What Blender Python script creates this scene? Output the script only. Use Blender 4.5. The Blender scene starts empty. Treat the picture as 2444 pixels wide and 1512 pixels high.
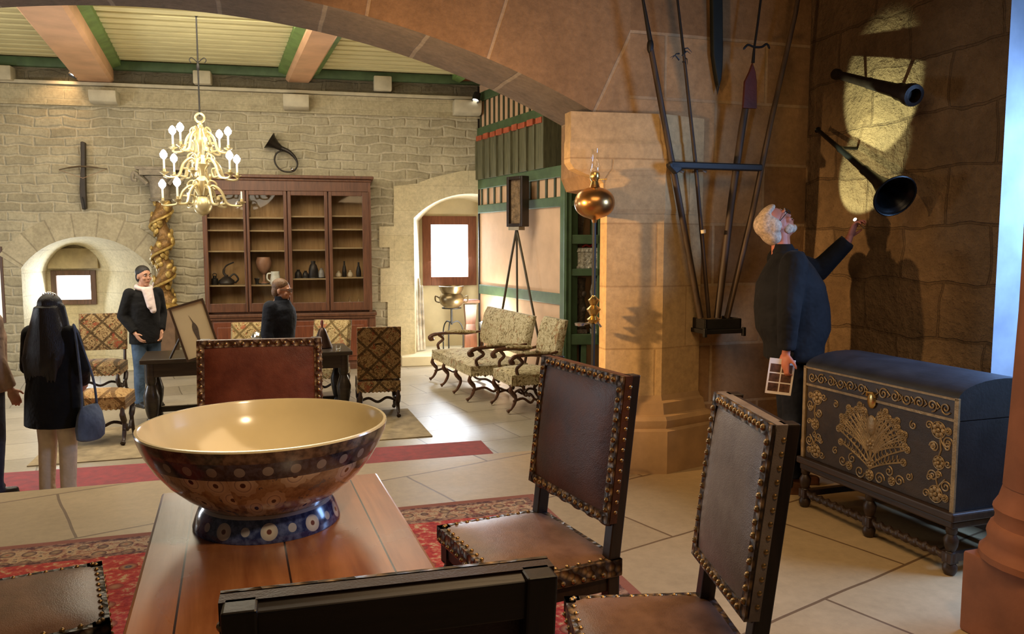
import bpy, bmesh, math, random
from mathutils import Vector as V, Matrix as M
random.seed(7)
R = math.radians; PI = math.pi
SC = bpy.context.scene; C = SC.collection
CAMZ = 1.55; FPX = 1900.0; PITCH = math.atan(176/1900)
CP, SP = math.cos(PITCH), math.sin(PITCH)

def ray(px, py):
    x = (px-1222)/FPX; y = -(py-756)/FPX
    return V((x, CP + y*SP, -SP + y*CP))
def at(px, py, d):
    r = ray(px, py); return V((0, 0, CAMZ)) + r*(d/r.y)
def gr(px, py, z=0.0):
    r = ray(px, py); return V((0, 0, CAMZ)) + r*((z-CAMZ)/r.z)

class Fr:
    """A vertical wall frame: local x along the wall, local y away from the room, z up; v is towards the room."""
    def __init__(s, o, deg):
        s.o = V((o[0], o[1], 0)); s.a = R(deg)
        s.x = V((math.cos(s.a), math.sin(s.a), 0)); s.y = V((-math.sin(s.a), math.cos(s.a), 0))
    def w(s, u, v=0, z=0): return s.o + s.x*u - s.y*v + V((0, 0, z))
    def uz(s, px, py, v=0):
        r = ray(px, py); p0 = s.o - s.y*v; c = V((0, 0, CAMZ))
        t = (p0-c).dot(s.y)/r.dot(s.y); p = c + r*t
        return ((p-s.o).dot(s.x), p.z)
    def u(s, px, py=600, v=0): return s.uz(px, py, v)[0]
    def z(s, px, py, v=0): return s.uz(px, py, v)[1]

# ------------------------------------------------------------------ mesh builder
def rotz(a): return M.Rotation(a, 3, 'Z')
class B:
    def __init__(s): s.bm = bmesh.new()
    def face(s, vs):
        try: s.bm.faces.new(vs)
        except ValueError: pass
    def box(s, c, d, rot=None, top=None):
        c = V(c); vs = []
        for k in (-1, 1):
            for (i, j) in ((-1, -1), (1, -1), (1, 1), (-1, 1)):
                t = 1 if (k < 0 or top is None) else top
                p = V((i*d[0]/2*t, j*d[1]/2*t, k*d[2]/2))
                if rot is not None: p = rot @ p
                vs.append(s.bm.verts.new(c+p))
        for f in ((3, 2, 1, 0), (4, 5, 6, 7), (0, 1, 5, 4), (1, 2, 6, 5), (2, 3, 7, 6), (3, 0, 4, 7)):
            s.face([vs[i] for i in f])
        return s
    def bx(s, x0, x1, y0, y1, z0, z1):
        return s.box(((x0+x1)/2, (y0+y1)/2, (z0+z1)/2), (abs(x1-x0), abs(y1-y0), abs(z1-z0)))
    def loft(s, rings, cap=True, closed=False):
        rs = [[s.bm.verts.new(V(p)) for p in r] for r in rings]
        n = len(rs[0]); m = len(rs)
        for a in range(m if closed else m-1):
            A, Bq = rs[a], rs[(a+1) % m]
            for i in range(n): s.face([A[i], A[(i+1) % n], Bq[(i+1) % n], Bq[i]])
        if cap and not closed:
            s.face(rs[0][::-1]); s.face(rs[-1])
        return s
    def tube(s, pts, r, seg=8, cap=True, closed=False, flat=1.0):
        pts = [V(p) for p in pts]; n = len(pts)
        rr = r if isinstance(r, (list, tuple)) else [r]*n
        rings = []; prev = None
        for i, p in enumerate(pts):
            if closed: t = pts[(i+1) % n]-pts[i-1]
            else: t = pts[min(i+1, n-1)]-pts[max(i-1, 0)]
            if t.length < 1e-9: t = V((0, 0, 1))
            t.normalize()
            if prev is None:
                a = V((0, 0, 1)) if abs(t.z) < .9 else V((1, 0, 0))
                nn = (a - t*a.dot(t)).normalized()
            else:
                nn = prev - t*prev.dot(t)
                nn = nn.normalized() if nn.length > 1e-6 else t.orthogonal().normalized()
            prev = nn; b = t.cross(nn)
            rings.append([p + nn*(math.cos(2*PI*k/seg)*rr[i]) + b*(math.sin(2*PI*k/seg)*rr[i]*flat) for k in range(seg)])
        return s.loft(rings, cap, closed)
    def lathe(s, prof, seg=20, c=(0, 0, 0), mat=None, cap=True, sx=1, sy=1):
        c = V(c); rings = []
        for (r, z) in prof:
            r = max(r, 1e-4); ring = []
            for k in range(seg):
                p = V((r*math.cos(2*PI*k/seg)*sx, r*math.sin(2*PI*k/seg)*sy, z))
                if mat is not None: p = mat @ p
                ring.append(c+p)
            rings.append(ring)
        return s.loft(rings, cap)
    def ell(s, c, r, rot=None, seg=14, rings=9):
        c = V(c); rr = []
        for i in range(rings+1):
            a = -PI/2 + PI*i/rings; q = max(math.cos(a), 1e-3)
            ring = []
            for k in range(seg):
                p = V((r[0]*q*math.cos(2*PI*k/seg), r[1]*q*math.sin(2*PI*k/seg), r[2]*math.sin(a)))
                if rot is not None: p = rot @ p
                ring.append(c+p)
            rr.append(ring)
        return s.loft(rr)
    def cap(s, p, q, r1, r2, seg=12):
        s.tube([p, q], [r1, r2], seg); s.ell(p, (r1,)*3, seg=seg, rings=8); s.ell(q, (r2,)*3, seg=seg, rings=8); return s
    def prism(s, poly, y0, y1):
        """poly in (x, z), extruded in y from y0 (front) to y1."""
        a = [s.bm.verts.new((p[0], y0, p[1])) for p in poly]
        b = [s.bm.verts.new((p[0], y1, p[1])) for p in poly]
        n = len(poly); fs = []
        fs.append(s.bm.faces.new(a)); fs.append(s.bm.faces.new(b[::-1]))
        for i in range(n): s.face([a[(i+1) % n], a[i], b[i], b[(i+1) % n]])
        for f in fs: f.normal_update()
        bmesh.ops.triangulate(s.bm, faces=fs)
        return s
    def sheet(s, outer, holes, y, thick=0.0):
        """flat sheet in the x-z plane with holes."""
        es = []
        for loop in [outer]+list(holes):
            vs = [s.bm.verts.new((p[0], y, p[1])) for p in loop]
            for i in range(len(vs)): es.append(s.bm.edges.new((vs[i], vs[(i+1) % len(vs)])))
        r = bmesh.ops.triangle_fill(s.bm, use_beauty=True, edges=es, normal=(0, -1, 0))
        if thick:
            g = [f for f in r['geom'] if isinstance(f, bmesh.types.BMFace)]
            e = bmesh.ops.extrude_face_region(s.bm, geom=g)
            bmesh.ops.translate(s.bm, vec=(0, thick, 0), verts=[v for v in e['geom'] if isinstance(v, bmesh.types.BMVert)])
        return s
    def xf(s, mat):
        bmesh.ops.transform(s.bm, matrix=mat, verts=s.bm.verts[:]); return s
    def obj(s, name, mat, parent=None, fr=None, smooth=40, bevel=0, remesh=0, smit=4, loc=None, rz=None, sub=0):
        bmesh.ops.recalc_face_normals(s.bm, faces=s.bm.faces[:])
        me = bpy.data.meshes.new(name); s.bm.to_mesh(me); s.bm.free()
        o = bpy.data.objects.new(name, me); C.objects.link(o)
        mats = mat if isinstance(mat, (list, tuple)) else [mat]
        for q in mats: me.materials.append(q)
        if bevel or remesh or sub:
            if bevel:
                m = o.modifiers.new('b', 'BEVEL'); m.width = bevel; m.segments = 2; m.limit_method = 'ANGLE'; m.angle_limit = R(35)
            if remesh:
                m = o.modifiers.new('r', 'REMESH'); m.mode = 'VOXEL'; m.voxel_size = remesh
                if smit:
                    m = o.modifiers.new('s', 'SMOOTH'); m.factor = .5; m.iterations = smit
            if sub:
                m = o.modifiers.new('u', 'SUBSURF'); m.levels = sub; m.render_levels = sub
            dg = bpy.context.evaluated_depsgraph_get(); dg.update()
            nm = bpy.data.meshes.new_from_object(o.evaluated_get(dg)); o.modifiers.clear()
            o.data = nm; bpy.data.meshes.remove(me); me = nm; me.name = name
            if not me.materials:
                for q in mats: me.materials.append(q)
        if smooth and len(me.polygons):
            me.polygons.foreach_set('use_smooth', [True]*len(me.polygons))
            if not remesh: me.set_sharp_from_angle(angle=R(smooth))
        if parent is not None: o.parent = parent
        if fr is not None: o.location = fr.o; o.rotation_euler = (0, 0, fr.a)
        if loc is not None: o.location = loc
        if rz is not None: o.rotation_euler = (0, 0, rz)
        return o

def tag(o, label, cat, group=None, kind=None):
    o['label'] = label; o['category'] = cat
    if group: o['group'] = group
    if kind: o['kind'] = kind
    return o
def thing(name, label, cat, loc=(0, 0, 0), rz=0, group=None):
    o = bpy.data.objects.new(name, None); C.objects.link(o); o.empty_display_size = .1
    o.location = loc; o.rotation_euler = (0, 0, rz); return tag(o, label, cat, group)
def struct(o, label=None):
    o['kind'] = 'structure'
    if label: o['label'] = label
    return o
def copy_tree(o, parent=None):
    c = o.copy(); C.objects.link(c)
    if parent is not None: c.parent = parent
    for ch in [q for q in bpy.data.objects if q.parent == o]: copy_tree(ch, c)
    return c
def kids(o): return [q for q in bpy.data.objects if q.parent == o]
def arc(cx, cz, r, a0, a1, n): return [(cx+r*math.cos(a0+(a1-a0)*i/n), cz+r*math.sin(a0+(a1-a0)*i/n)) for i in range(n+1)]
def seg_arch(u0, u1, zs, rise, n=20):
    """points of a segmental arch from (u0,zs) to (u1,zs)"""
    h = (u1-u0)/2; r = (h*h+rise*rise)/(2*rise); cz = zs+rise-r; cx = (u0+u1)/2; a = math.asin(min(1, h/r))
    return [(cx+r*math.sin(-a+2*a*i/n), cz+r*math.cos(-a+2*a*i/n)) for i in range(n+1)], cx, cz, r
def bez(ps, n=8):
    """Catmull-Rom through points"""
    ps = [V(p) for p in ps]; out = []
    for i in range(len(ps)-1):
        p0 = ps[max(i-1, 0)]; p1 = ps[i]; p2 = ps[i+1]; p3 = ps[min(i+2, len(ps)-1)]
        for k in range(n):
            t = k/n
            out.append(.5*((2*p1)+(p2-p0)*t+(2*p0-5*p1+4*p2-p3)*t*t+(3*p1-p0-3*p2+p3)*t**3))
    out.append(ps[-1]); return out

# ------------------------------------------------------------------ materials
class NT:
    def __init__(s, name):
        s.mat = bpy.data.materials.new(name); s.mat.use_nodes = True
        s.t = s.mat.node_tree; s.b = s.t.nodes['Principled BSDF']; s.out = s.t.nodes['Material Output']
        s._tc = None
    def n(s, typ, inp=None, **kw):
        nd = s.t.nodes.new('ShaderNode'+typ)
        for k, v in kw.items(): setattr(nd, k, v)
        for k, v in (inp or {}).items(): s.put(nd.inputs[k], v)
        return nd
    def put(s, sock, v):
        if isinstance(v, bpy.types.NodeSocket): s.t.links.new(v, sock)
        elif isinstance(v, (tuple, list)) and sock.type == 'RGBA' and len(v) == 3: sock.default_value = (*v, 1)
        else: sock.default_value = v
    def m(s, op, a, b=0.0, c=None):
        nd = s.n('Math', operation=op); s.put(nd.inputs[0], a); s.put(nd.inputs[1], b)
        if c is not None: s.put(nd.inputs[2], c)
        return nd.outputs[0]
    def oc(s):
        if s._tc is None:
            s._tc = s.n('TexCoord').outputs['Object']; s._sep = s.n('SeparateXYZ', {0: s._tc})
        return s._tc
    def xyz(s): s.oc(); return s._sep.outputs[0], s._sep.outputs[1], s._sep.outputs[2]
    def noise(s, scale, vec=None, detail=3, rough=.55, dist=0):
        return s.n('TexNoise', {'Vector': vec or s.oc(), 'Scale': scale, 'Detail': detail, 'Roughness': rough, 'Distortion': dist})
    def mix(s, f, a, b, blend='MIX'):
        nd = s.n('Mix', data_type='RGBA', blend_type=blend); s.put(nd.inputs[0], f); s.put(nd.inputs[6], a); s.put(nd.inputs[7], b)
        return nd.outputs[2]
    def ramp(s, f, stops, interp='LINEAR'):
        nd = s.n('ValToRGB', {0: f}); cr = nd.color_ramp; cr.interpolation = interp
        while len(cr.elements) > 1: cr.elements.remove(cr.elements[-1])
        cr.elements[0].position = stops[0][0]; cr.elements[0].color = (*stops[0][1], 1)
        for p, c in stops[1:]:
            e = cr.elements.new(p); e.color = (*c, 1)
        return nd.outputs[0]
    def vec(s, x, y, z=0.0): return s.n('CombineXYZ', {0: x, 1: y, 2: z}).outputs[0]
    def bump(s, h, strength=.3, dist=.02):
        nd = s.n('Bump', {'Strength': strength, 'Distance': dist, 'Height': h}); s.put(s.b.inputs['Normal'], nd.outputs[0])
    def fin(s, col=None, rough=.5, metal=0.0, spec=.5, coat=0, sheen=0):
        if col is not None: s.put(s.b.inputs['Base Color'], col)
        s.put(s.b.inputs['Roughness'], rough); s.put(s.b.inputs['Metallic'], metal); s.put(s.b.inputs['Specular IOR Level'], spec)
        if coat: s.put(s.b.inputs['Coat Weight'], coat); s.put(s.b.inputs['Coat Roughness'], .15)
        if sheen: s.put(s.b.inputs['Sheen Weight'], sheen)
        return s.mat

def srgb(r, g, b):
    f = lambda c: (c/255/12.92) if c <= 10.3 else ((c/255+.055)/1.055)**2.4
    return (f(r), f(g), f(b))
def mixc(a, b, t): return tuple(x*(1-t)+y*t for x, y in zip(a, b))

def plain(name, col, rough=.6, metal=0.0, var=.25, scale=8, bump=.15, bscale=60, spec=.5, coat=0, dist=.004, stretch=None, sheen=0):
    t = NT(name); vec = t.oc()
    if stretch: vec = t.n('VectorMath', {0: vec, 1: stretch}, operation='MULTIPLY').outputs[0]
    nz = t.noise(scale, vec, 4)
    dark = tuple(c*(1-var) for c in col); lite = tuple(min(1, c*(1+var)) for c in col)
    c = t.ramp(nz.outputs[0], [(.3, dark), (.7, lite)])
    if bump:
        b = t.noise(bscale, vec, 3); t.bump(b.outputs[0], bump, dist)
    return t.fin(c, rough, metal, spec, coat, sheen)

def emis(name, col, st):
    t = NT(name); t.fin((.8, .8, .8), .5); t.put(t.b.inputs['Emission Color'], col); t.b.inputs['Emission Strength'].default_value = st
    return t.mat

def stone(name, c1, c2, cm, bw, bh, mort=.012, warp=.03, wscale=3, bump=.6, rough=.85, nscale=4, nvar=.35, nbump=.5, diag=False, msmooth=.3, polar=None, axes='xz', spec=.3, fine=22):
    t = NT(name); x, y, z = t.xyz()
    if polar:
        cx, cz, rad, band = polar[:4]; xmax = polar[4] if len(polar) > 4 else 99.0
        dx = t.m('SUBTRACT', x, cx); dz = t.m('SUBTRACT', z, cz)
        rr = t.m('SQRT', t.m('ADD', t.m('MULTIPLY', dx, dx), t.m('MULTIPLY', dz, dz)))
        ang = t.m('MULTIPLY', t.m('ARCTAN2', dx, dz), rad)
        inb = t.m('LESS_THAN', rr, rad+band)
        inb = t.m('MULTIPLY', t.m('MULTIPLY', inb, t.m('GREATER_THAN', dz, 0.0)), t.m('LESS_THAN', x, xmax))
        hx = t.m('ADD', t.m('MULTIPLY', inb, ang), t.m('MULTIPLY', t.m('SUBTRACT', 1.0, inb), x))
        r2 = t.m('MULTIPLY', t.m('SUBTRACT', rr, rad-10*bh), bh/ band) if False else t.m('MULTIPLY', t.m('FLOOR', t.m('DIVIDE', t.m('SUBTRACT', rr, rad-.02), band)), bh)
        r2 = t.m('ADD', r2, bh*.5)
        hz = t.m('ADD', t.m('MULTIPLY', inb, r2), t.m('MULTIPLY', t.m('SUBTRACT', 1.0, inb), z))
        v = t.vec(hx, hz)
    elif axes == 'xy': v = t.vec(x, y)
    elif diag: v = t.vec(t.m('ADD', x, y), z)
    else: v = t.vec(x, z)
    if warp:
        nz = t.noise(wscale, None, 2)
        off = t.n('VectorMath', {0: t.n('VectorMath', {0: nz.outputs[1], 1: (.5, .5, .5)}, operation='SUBTRACT').outputs[0], 'Scale': warp}, operation='SCALE').outputs[0]
        v = t.n('VectorMath', {0: v, 1: off}, operation='ADD').outputs[0]
    br = t.n('TexBrick', {'Vector': v, 'Color1': c1, 'Color2': c2, 'Mortar': cm, 'Scale': 1.0, 'Mortar Size': mort, 'Mortar Smooth': msmooth, 'Bias': 0.0, 'Brick Width': bw, 'Row Height': bh})
    n1 = t.noise(nscale, None, 5, .65); n2 = t.noise(fine, None, 5, .7)
    g = t.ramp(n1.outputs[0], [(.25, (1-nvar,)*3), (.75, (1+nvar*.6,)*3)])
    col = t.mix(1.0, br.outputs[0], g, 'MULTIPLY')
    g2 = t.ramp(n2.outputs[0], [(.3, (.78,)*3), (.7, (1.12,)*3)])
    col = t.mix(1.0, col, g2, 'MULTIPLY')
    h = t.m('ADD', t.m('MULTIPLY', t.m('SUBTRACT', 1.0, br.outputs[1]), 1.0), t.m('MULTIPLY', t.m('ADD', n2.outputs[0], n1.outputs[0]), nbump))
    t.bump(h, bump, .025)
    return t.fin(col, rough, 0, spec)

def wood(name, c1, c2, rough=.4, scale=3, along='x', coat=0, spec=.5):
    t = NT(name); st = {'x': (1, 9, 9), 'y': (9, 1, 9), 'z': (9, 9, 1)}[along]
    v = t.n('VectorMath', {0: t.oc(), 1: st}, operation='MULTIPLY').outputs[0]
    nz = t.noise(scale, v, 6, .6, .6)
    c = t.ramp(nz.outputs[0], [(.3, c1), (.7, c2)])
    t.bump(nz.outputs[0], .15, .004)
    return t.fin(c, rough, 0, spec, coat)
# ------------------------------------------------------------------ places
ZF = -0.5                                     # level of the far hall's floor, two steps down
g0 = gr(1690, 1097); AW = Fr((g0.x, g0.y), 17)            # arch wall (its near face is v = 0)
UC = AW.u(1914, 700)                          # inner corner with the side wall
q = AW.w(UC); RW = Fr((q.x, q.y), -72)        # side wall on the right, running towards the camera
g1 = gr(945, 866, ZF); FW = Fr((g1.x, g1.y), 12)          # far wall of the hall
uq = FW.u(1145, 600); q = FW.w(uq); TP = Fr((q.x, q.y), -64.3)   # half-timbered partition
VF = -.62                                     # far face of the arch wall

# ------------------------------------------------------------------ palette
DARKWOOD = wood('dark_wood', (.010, .006, .004), (.035, .018, .010), .38, 4, 'z')
DARKWOODX = wood('dark_wood_x', (.012, .007, .005), (.04, .02, .011), .4, 4, 'x')
CASEWOOD = wood('bookcase_wood', (.075, .028, .013), (.155, .062, .028), .45, 3, 'z')
CASEBACK = wood('bookcase_back', (.26, .14, .05), (.42, .25, .10), .6, 2, 'z')
TABLEWOOD = None
BRASSNAIL = plain('brass_nail', (.42, .27, .12), .32, .9, .2, 20, 0)
BRASS = plain('polished_brass', (.55, .38, .14), .25, .95, .15, 6, .05)
COPPER = plain('copper_brass', (.50, .26, .09), .28, .95, .15, 8, .05)
IRON = plain('black_iron', (.009, .008, .007), .55, .1, .3, 20, .2)
BLACK = plain('black_cloth', (.006, .006, .007), .75, 0, .4, 12, .4, 90, .3, sheen=.05)
BONE = plain('pale_bone', (.7, .62, .45), .5)
GILT = plain('old_gilding', (.45, .28, .075), .45, .35, .45, 14, .6, 30, dist=.02)
GREEN = plain('green_paint', (.065, .11, .045), .6, 0, .25, 5, .2, 40)
GREENL = plain('green_paint_light', (.13, .22, .06), .6, 0, .25, 5, .1, 40)
PINK = plain('pink_plaster', (.62, .40, .24), .85, 0, .10, 3, .15, 30)
PLASTER = plain('cream_plaster', (.62, .53, .34), .85, 0, .1, 3, .25, 20)
JOIST = plain('cream_joists', (.66, .60, .32), .7, 0, .12, 2, .1, 30, stretch=(1, 8, 8))
BEAMC = plain('salmon_beam_paint', (.62, .36, .20), .6, 0, .16, 2, .15, 30)
PALESTONE = plain('pale_dressed_stone', (.52, .47, .34), .85, 0, .15, 6, .2, 40)
GLOW = emis('daylight_pane', (1, 1, 1), 6.0)
GLOWBLUE = emis('daylight_pane_cool', (.93, .93, 1), 6.0)

HALLSTONE = stone('far_wall_rubble', (.37, .325, .215), (.50, .445, .305), (.53, .47, .33), 0.42, .145, .03, .16, 2.2, .75, nvar=.26, msmooth=.9, nscale=3)
ASHLARF = stone('far_wall_ashlar', (.56, .48, .30), (.61, .53, .345), (.46, .39, .25), .75, .36, .006, .01, 2, .3, nvar=.12, nbump=.25, diag=True)
NEARSTONE = stone('near_ashlar', (.36, .235, .115), (.46, .315, .16), (.27, .17, .085), .80, .40, .007, .02, 2, .45, nvar=.3, nbump=.55, nscale=2.5)
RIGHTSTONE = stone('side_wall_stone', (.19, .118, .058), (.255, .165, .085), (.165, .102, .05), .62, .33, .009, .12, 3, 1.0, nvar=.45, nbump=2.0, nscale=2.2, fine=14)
PIERSTONE = stone('pier_stone', (.54, .36, .165), (.62, .425, .205), (.45, .29, .13), .62, .42, .006, .008, 2, .3, nvar=.15, nbump=.3, diag=True)
SLAB = None

def floor_mat(name, c1, c2, cm, ang, bw, bh, rough, nvar=.2, mort=.008):
    t = NT(name)
    mp = t.n('Mapping', {'Vector': t.oc(), 'Rotation': (0, 0, R(ang))}).outputs[0]
    nz = t.noise(1.5, None, 2)
    off = t.n('VectorMath', {0: nz.outputs[1], 'Scale': .03}, operation='SCALE').outputs[0]
    mp2 = t.n('VectorMath', {0: mp, 1: off}, operation='ADD').outputs[0]
    br = t.n('TexBrick', {'Vector': mp2, 'Color1': c1, 'Color2': c2, 'Mortar': cm, 'Scale': 1.0, 'Mortar Size': mort, 'Mortar Smooth': .1, 'Bias': 0.0, 'Brick Width': bw, 'Row Height': bh})
    n1 = t.noise(1.3, None, 5, .6); n2 = t.noise(18, None, 4, .7)
    col = t.mix(1.0, br.outputs[0], t.ramp(n1.outputs[0], [(.25, (1-nvar,)*3), (.75, (1+nvar*.5,)*3)]), 'MULTIPLY')
    col = t.mix(1.0, col, t.ramp(n2.outputs[0], [(.3, (.88,)*3), (.7, (1.06,)*3)]), 'MULTIPLY')
    t.bump(t.m('ADD', t.m('MULTIPLY', br.outputs[1], -1.0), t.m('MULTIPLY', n1.outputs[0], .8)), .25, .02)
    rg = t.m('ADD', t.m('MULTIPLY', n1.outputs[0], .25), rough-.12)
    return t.fin(col, rg, 0, .5)
NFLOOR = floor_mat('near_flagstones', (.46, .325, .165), (.54, .39, .205), (.20, .12, .055), -18, 1.3, .9, .48)
FFLOOR = floor_mat('hall_flagstones', (.32, .27, .195), (.40, .345, .255), (.17, .14, .095), -15, 1.0, .7, .38, .3)

# ------------------------------------------------------------------ floors
b = B(); l = [(-9, VF), (2.6, VF), (2.6, 6.5), (-9, 6.5)]        # (u, v) in the arch frame
top = [(u, -v, 0) for u, v in l]; bot = [(u, -v, ZF-.05) for u, v in l]
b.loft([bot, top])
struct(b.obj('floor', NFLOOR, fr=AW, smooth=0))
b = B(); b.bx(-14, 3.6, -9.2, 1.6, ZF-.2, ZF)
struct(b.obj('floor_hall', FFLOOR, fr=FW, smooth=0))

# ------------------------------------------------------------------ far wall with two window recesses
def upts(pts, v=0): return [FW.uz(px, py, v) for px, py in pts]
ZT = 5.1
aL0, aL1 = FW.u(48), FW.u(360); zsL = FW.z(48, 640); rL = FW.z(205, 564)-zsL
archL, *_ = seg_arch(aL0, aL1, zsL, rL)
aR0 = FW.u(988); zsR = FW.z(988, 520); topR = FW.z(1120, 462); aR1 = aR0 + 2*(FW.u(1125)-aR0)
archR, *_ = seg_arch(aR0, aR1, zsR, topR-zsR)
zaL = ZF+.02; zaR = ZF+.16
holeL = [(aL0, zaL)]+archL+[(aL1, zaL)]; holeR = [(aR0, zaR)]+archR+[(aR1, zaR)]
mw0, mw1 = FW.u(-40, 660), FW.u(9, 660); mz0, mz1 = FW.z(5, 770), FW.z(5, 588)
holeM = [(mw0, mz0), (mw0, mz1), (mw1, mz1), (mw1, mz0)]
b = B(); b.sheet([(-7, ZF-.1), (-7, ZT), (3.4, ZT), (3.4, ZF-.1)], [holeL, holeR, holeM], 0)
struct(b.obj('wall_far', HALLSTONE, fr=FW, smooth=0))

def niche(front, back, yb, name, mat, win):
    """splayed recess: front outline to a smaller back outline, with a window hole in the back"""
    b = B(); n = len(front)
    A = [b.bm.verts.new((p[0], 0, p[1])) for p in front]; Q = [b.bm.verts.new((p[0], yb, p[1])) for p in back]
    for i in range(n): b.face([A[i], A[(i+1) % n], Q[(i+1) % n], Q[i]])
    b.sheet(back, [win], yb)
    bmesh.ops.remove_doubles(b.bm, verts=b.bm.verts[:], dist=1e-4)
    return struct(b.obj(name, mat, fr=FW, smooth=30))
def shrink(front, x0, x1, z0, z1, bx0, bx1, bz0, bz1):
    return [(bx0+(p[0]-x0)/(x1-x0)*(bx1-bx0), bz0+(p[1]-z0)/(z1-z0)*(bz1-bz0)) for p in front]
dL = 1.0
bl0, bl1 = FW.u(112, 660, -dL), FW.u(243, 660, -dL)
backL = shrink(holeL, aL0, aL1, zaL, zsL+rL, bl0, bl1, zaL, FW.z(175, 585, -dL))
wl = [FW.uz(px, py, -dL) for px, py in ((126, 727), (126, 645), (229, 645), (229, 727))]
wl = [(wl[0][0], wl[0][1]), (wl[0][0], wl[1][1]), (wl[2][0], wl[1][1]), (wl[2][0], wl[0][1])]
niche(holeL, backL, dL, 'wall_recess_left', ASHLARF, wl)
dR = .9
br0, br1 = FW.u(1001, 600, -dR), FW.u(1190, 600, -dR)
backR = shrink(holeR, aR0, aR1, zaR, topR, br0, br1, zaR, FW.z(1100, 474, -dR))
wr = [FW.uz(px, py, -dR) for px, py in ((1009, 681), (1009, 515), (1136, 515), (1136, 681))]
wr = [(wr[0][0], wr[0][1]), (wr[0][0], wr[1][1]), (wr[2][0], wr[1][1]), (wr[2][0], wr[0][1])]
niche(holeR, backR, dR, 'wall_recess_right', PLASTER, wr)
WOODFRAME = wood('window_wood', (.06, .03, .014), (.13, .06, .028), .5, 4, 'z')
WOODFRAMER = wood('window_wood_red', (.12, .035, .014), (.22, .075, .03), .5, 4, 'z')
def window(name, loop, y, mat, bar, pane, sillw=None):
    x0, z0 = loop[0]; x1, z1 = loop[2]
    b = B()
    b.bx(x0, x0+bar, y-.04, y+.06, z0, z1); b.bx(x1-bar, x1, y-.04, y+.06, z0, z1)
    b.bx(x0+bar, x1-bar, y-.04, y+.06, z0, z0+bar); b.bx(x0+bar, x1-bar, y-.04, y+.06, z1-bar, z1)
    f = struct(b.obj(name, mat, fr=FW, smooth=0, bevel=.006))
    b = B(); b.bx(x0+bar*.9, x1-bar*.9, y+.02, y+.03, z0+bar*.9, z1-bar*.9)
    b.obj('pane', pane, f, smooth=0)['kind'] = 'structure'
    return f
window('window_1', wl, dL, WOODFRAME, .085, GLOW)
window('window_2', wr, dR, WOODFRAMER, .155, GLOWBLUE)
window('window_3', [(mw0, mz0), (mw0, mz1), (mw1, mz1), (mw1, mz0)], .03, WOODFRAME, .045, emis('pale_pane', (.95, .86, .62), .9))
# lintel stone over the left window
b = B(); x0 = FW.u(116, 600, -dL); x1 = FW.u(236, 600, -dL)
b.bx(x0, x1, dL-.10, dL+.02, FW.z(170, 640, -dL), FW.z(170, 592, -dL))
struct(b.obj('trim_1', plain('lintel_stone', (.40, .32, .18), .85, 0, .25, 5, .4, 30), fr=FW, bevel=.01))
# dressed ring of stones round the left recess
ring = stone('arch_ring_stone', (.44, .38, .25), (.52, .455, .31), (.35, .30, .20), .30, .60, .010, .02, 3, .5, nvar=.22,
             polar=((aL0+aL1)/2, zsL+rL-((( (aL1-aL0)/2)**2+rL*rL)/(2*rL)), (((aL1-aL0)/2)**2+rL*rL)/(2*rL), .9))
b = B(); _, cx, cz, rr = seg_arch(aL0, aL1, zsL, rL); am = math.asin((aL1-aL0)/2/rr)
outer = [(cx+(rr+.36)*math.sin(-am+2*am*i/20), cz+(rr+.36)*math.cos(-am+2*am*i/20)) for i in range(21)]
b.prism(archL+outer[::-1], -.012, .05)
struct(b.obj('trim_2', ring, fr=FW, smooth=0))
# dressed stone with toothed quoins round the right recess
tl = [(945, 452)]
ys = [(452, 905), (520, 905), (520, 936), (560, 936), (560, 905), (628, 905), (628, 928), (700, 928), (700, 903), (770, 903), (770, 915), (866, 915)]
poly = [FW.uz(1175, 405), FW.uz(1100, 408), FW.uz(1030, 424), FW.uz(995, 438), FW.uz(940, 444)]
poly += [FW.uz(px, py) for py, px in [(444, 940), (540, 940), (540, 905), (590, 905), (590, 930), (640, 930), (640, 908), (720, 908), (720, 925), (790, 925), (790, 903), (866, 903)]][1:]
poly += [(aR0, FW.z(988, 866))]+archR[:14]
poly = [p for p in poly]
b = B(); b.prism([poly[-1-i] for i in range(len(poly))], -.02, .03)
struct(b.obj('trim_3', stone('quoin_stone', (.58, .50, .31), (.63, .55, .36), (.50, .425, .27), .85, .42, .005, .01, 2, .3, nvar=.12, nbump=.25), fr=FW, smooth=0))
# step of the right recess
b = B(); s0 = FW.uz(958, 840, .35)[0]
b.bx(s0, aR1, -.42, .9, ZF, zaR)
struct(b.obj('trim_4', PLASTER, fr=FW, smooth=0, bevel=.01))
# string course, rough band and cornice
zc = FW.z(600, 262); b = B(); b.bx(-7, 3.4, -.05, .02, zc-.03, zc+.0); b.bx(-7, 3.4, -.035, .02, zc, zc+.27)
zl = FW.z(600, 217); 
struct(b.obj('trim_5', stone('string_course', (.43, .37, .235), (.52, .46, .305), (.50, .44, .29), .5, .15, .012, .05, 3, .6, nvar=.2), fr=FW, smooth=0))
b = B(); b.bx(-7, 3.4, -.09, .02, zl-.02, zl+.03)
struct(b.obj('trim_6', PALESTONE, fr=FW, bevel=.008))
zg0, zg1 = FW.z(600, 182), FW.z(600, 166)
b = B(); b.bx(-7, 3.4, -.10, .1, zg0, zg1+.03)
struct(b.obj('trim_7', GREEN, fr=FW, bevel=.01))
b = B(); b.bx(-7, 3.4, .0, .04, zl+.03, zg0)
struct(b.obj('trim_8', stone('cornice_rubble', (.22, .18, .11), (.36, .30, .19), (.30, .25, .16), .55, .3, .03, .2, 3, 1.2, nvar=.4), fr=FW, smooth=0))
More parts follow.
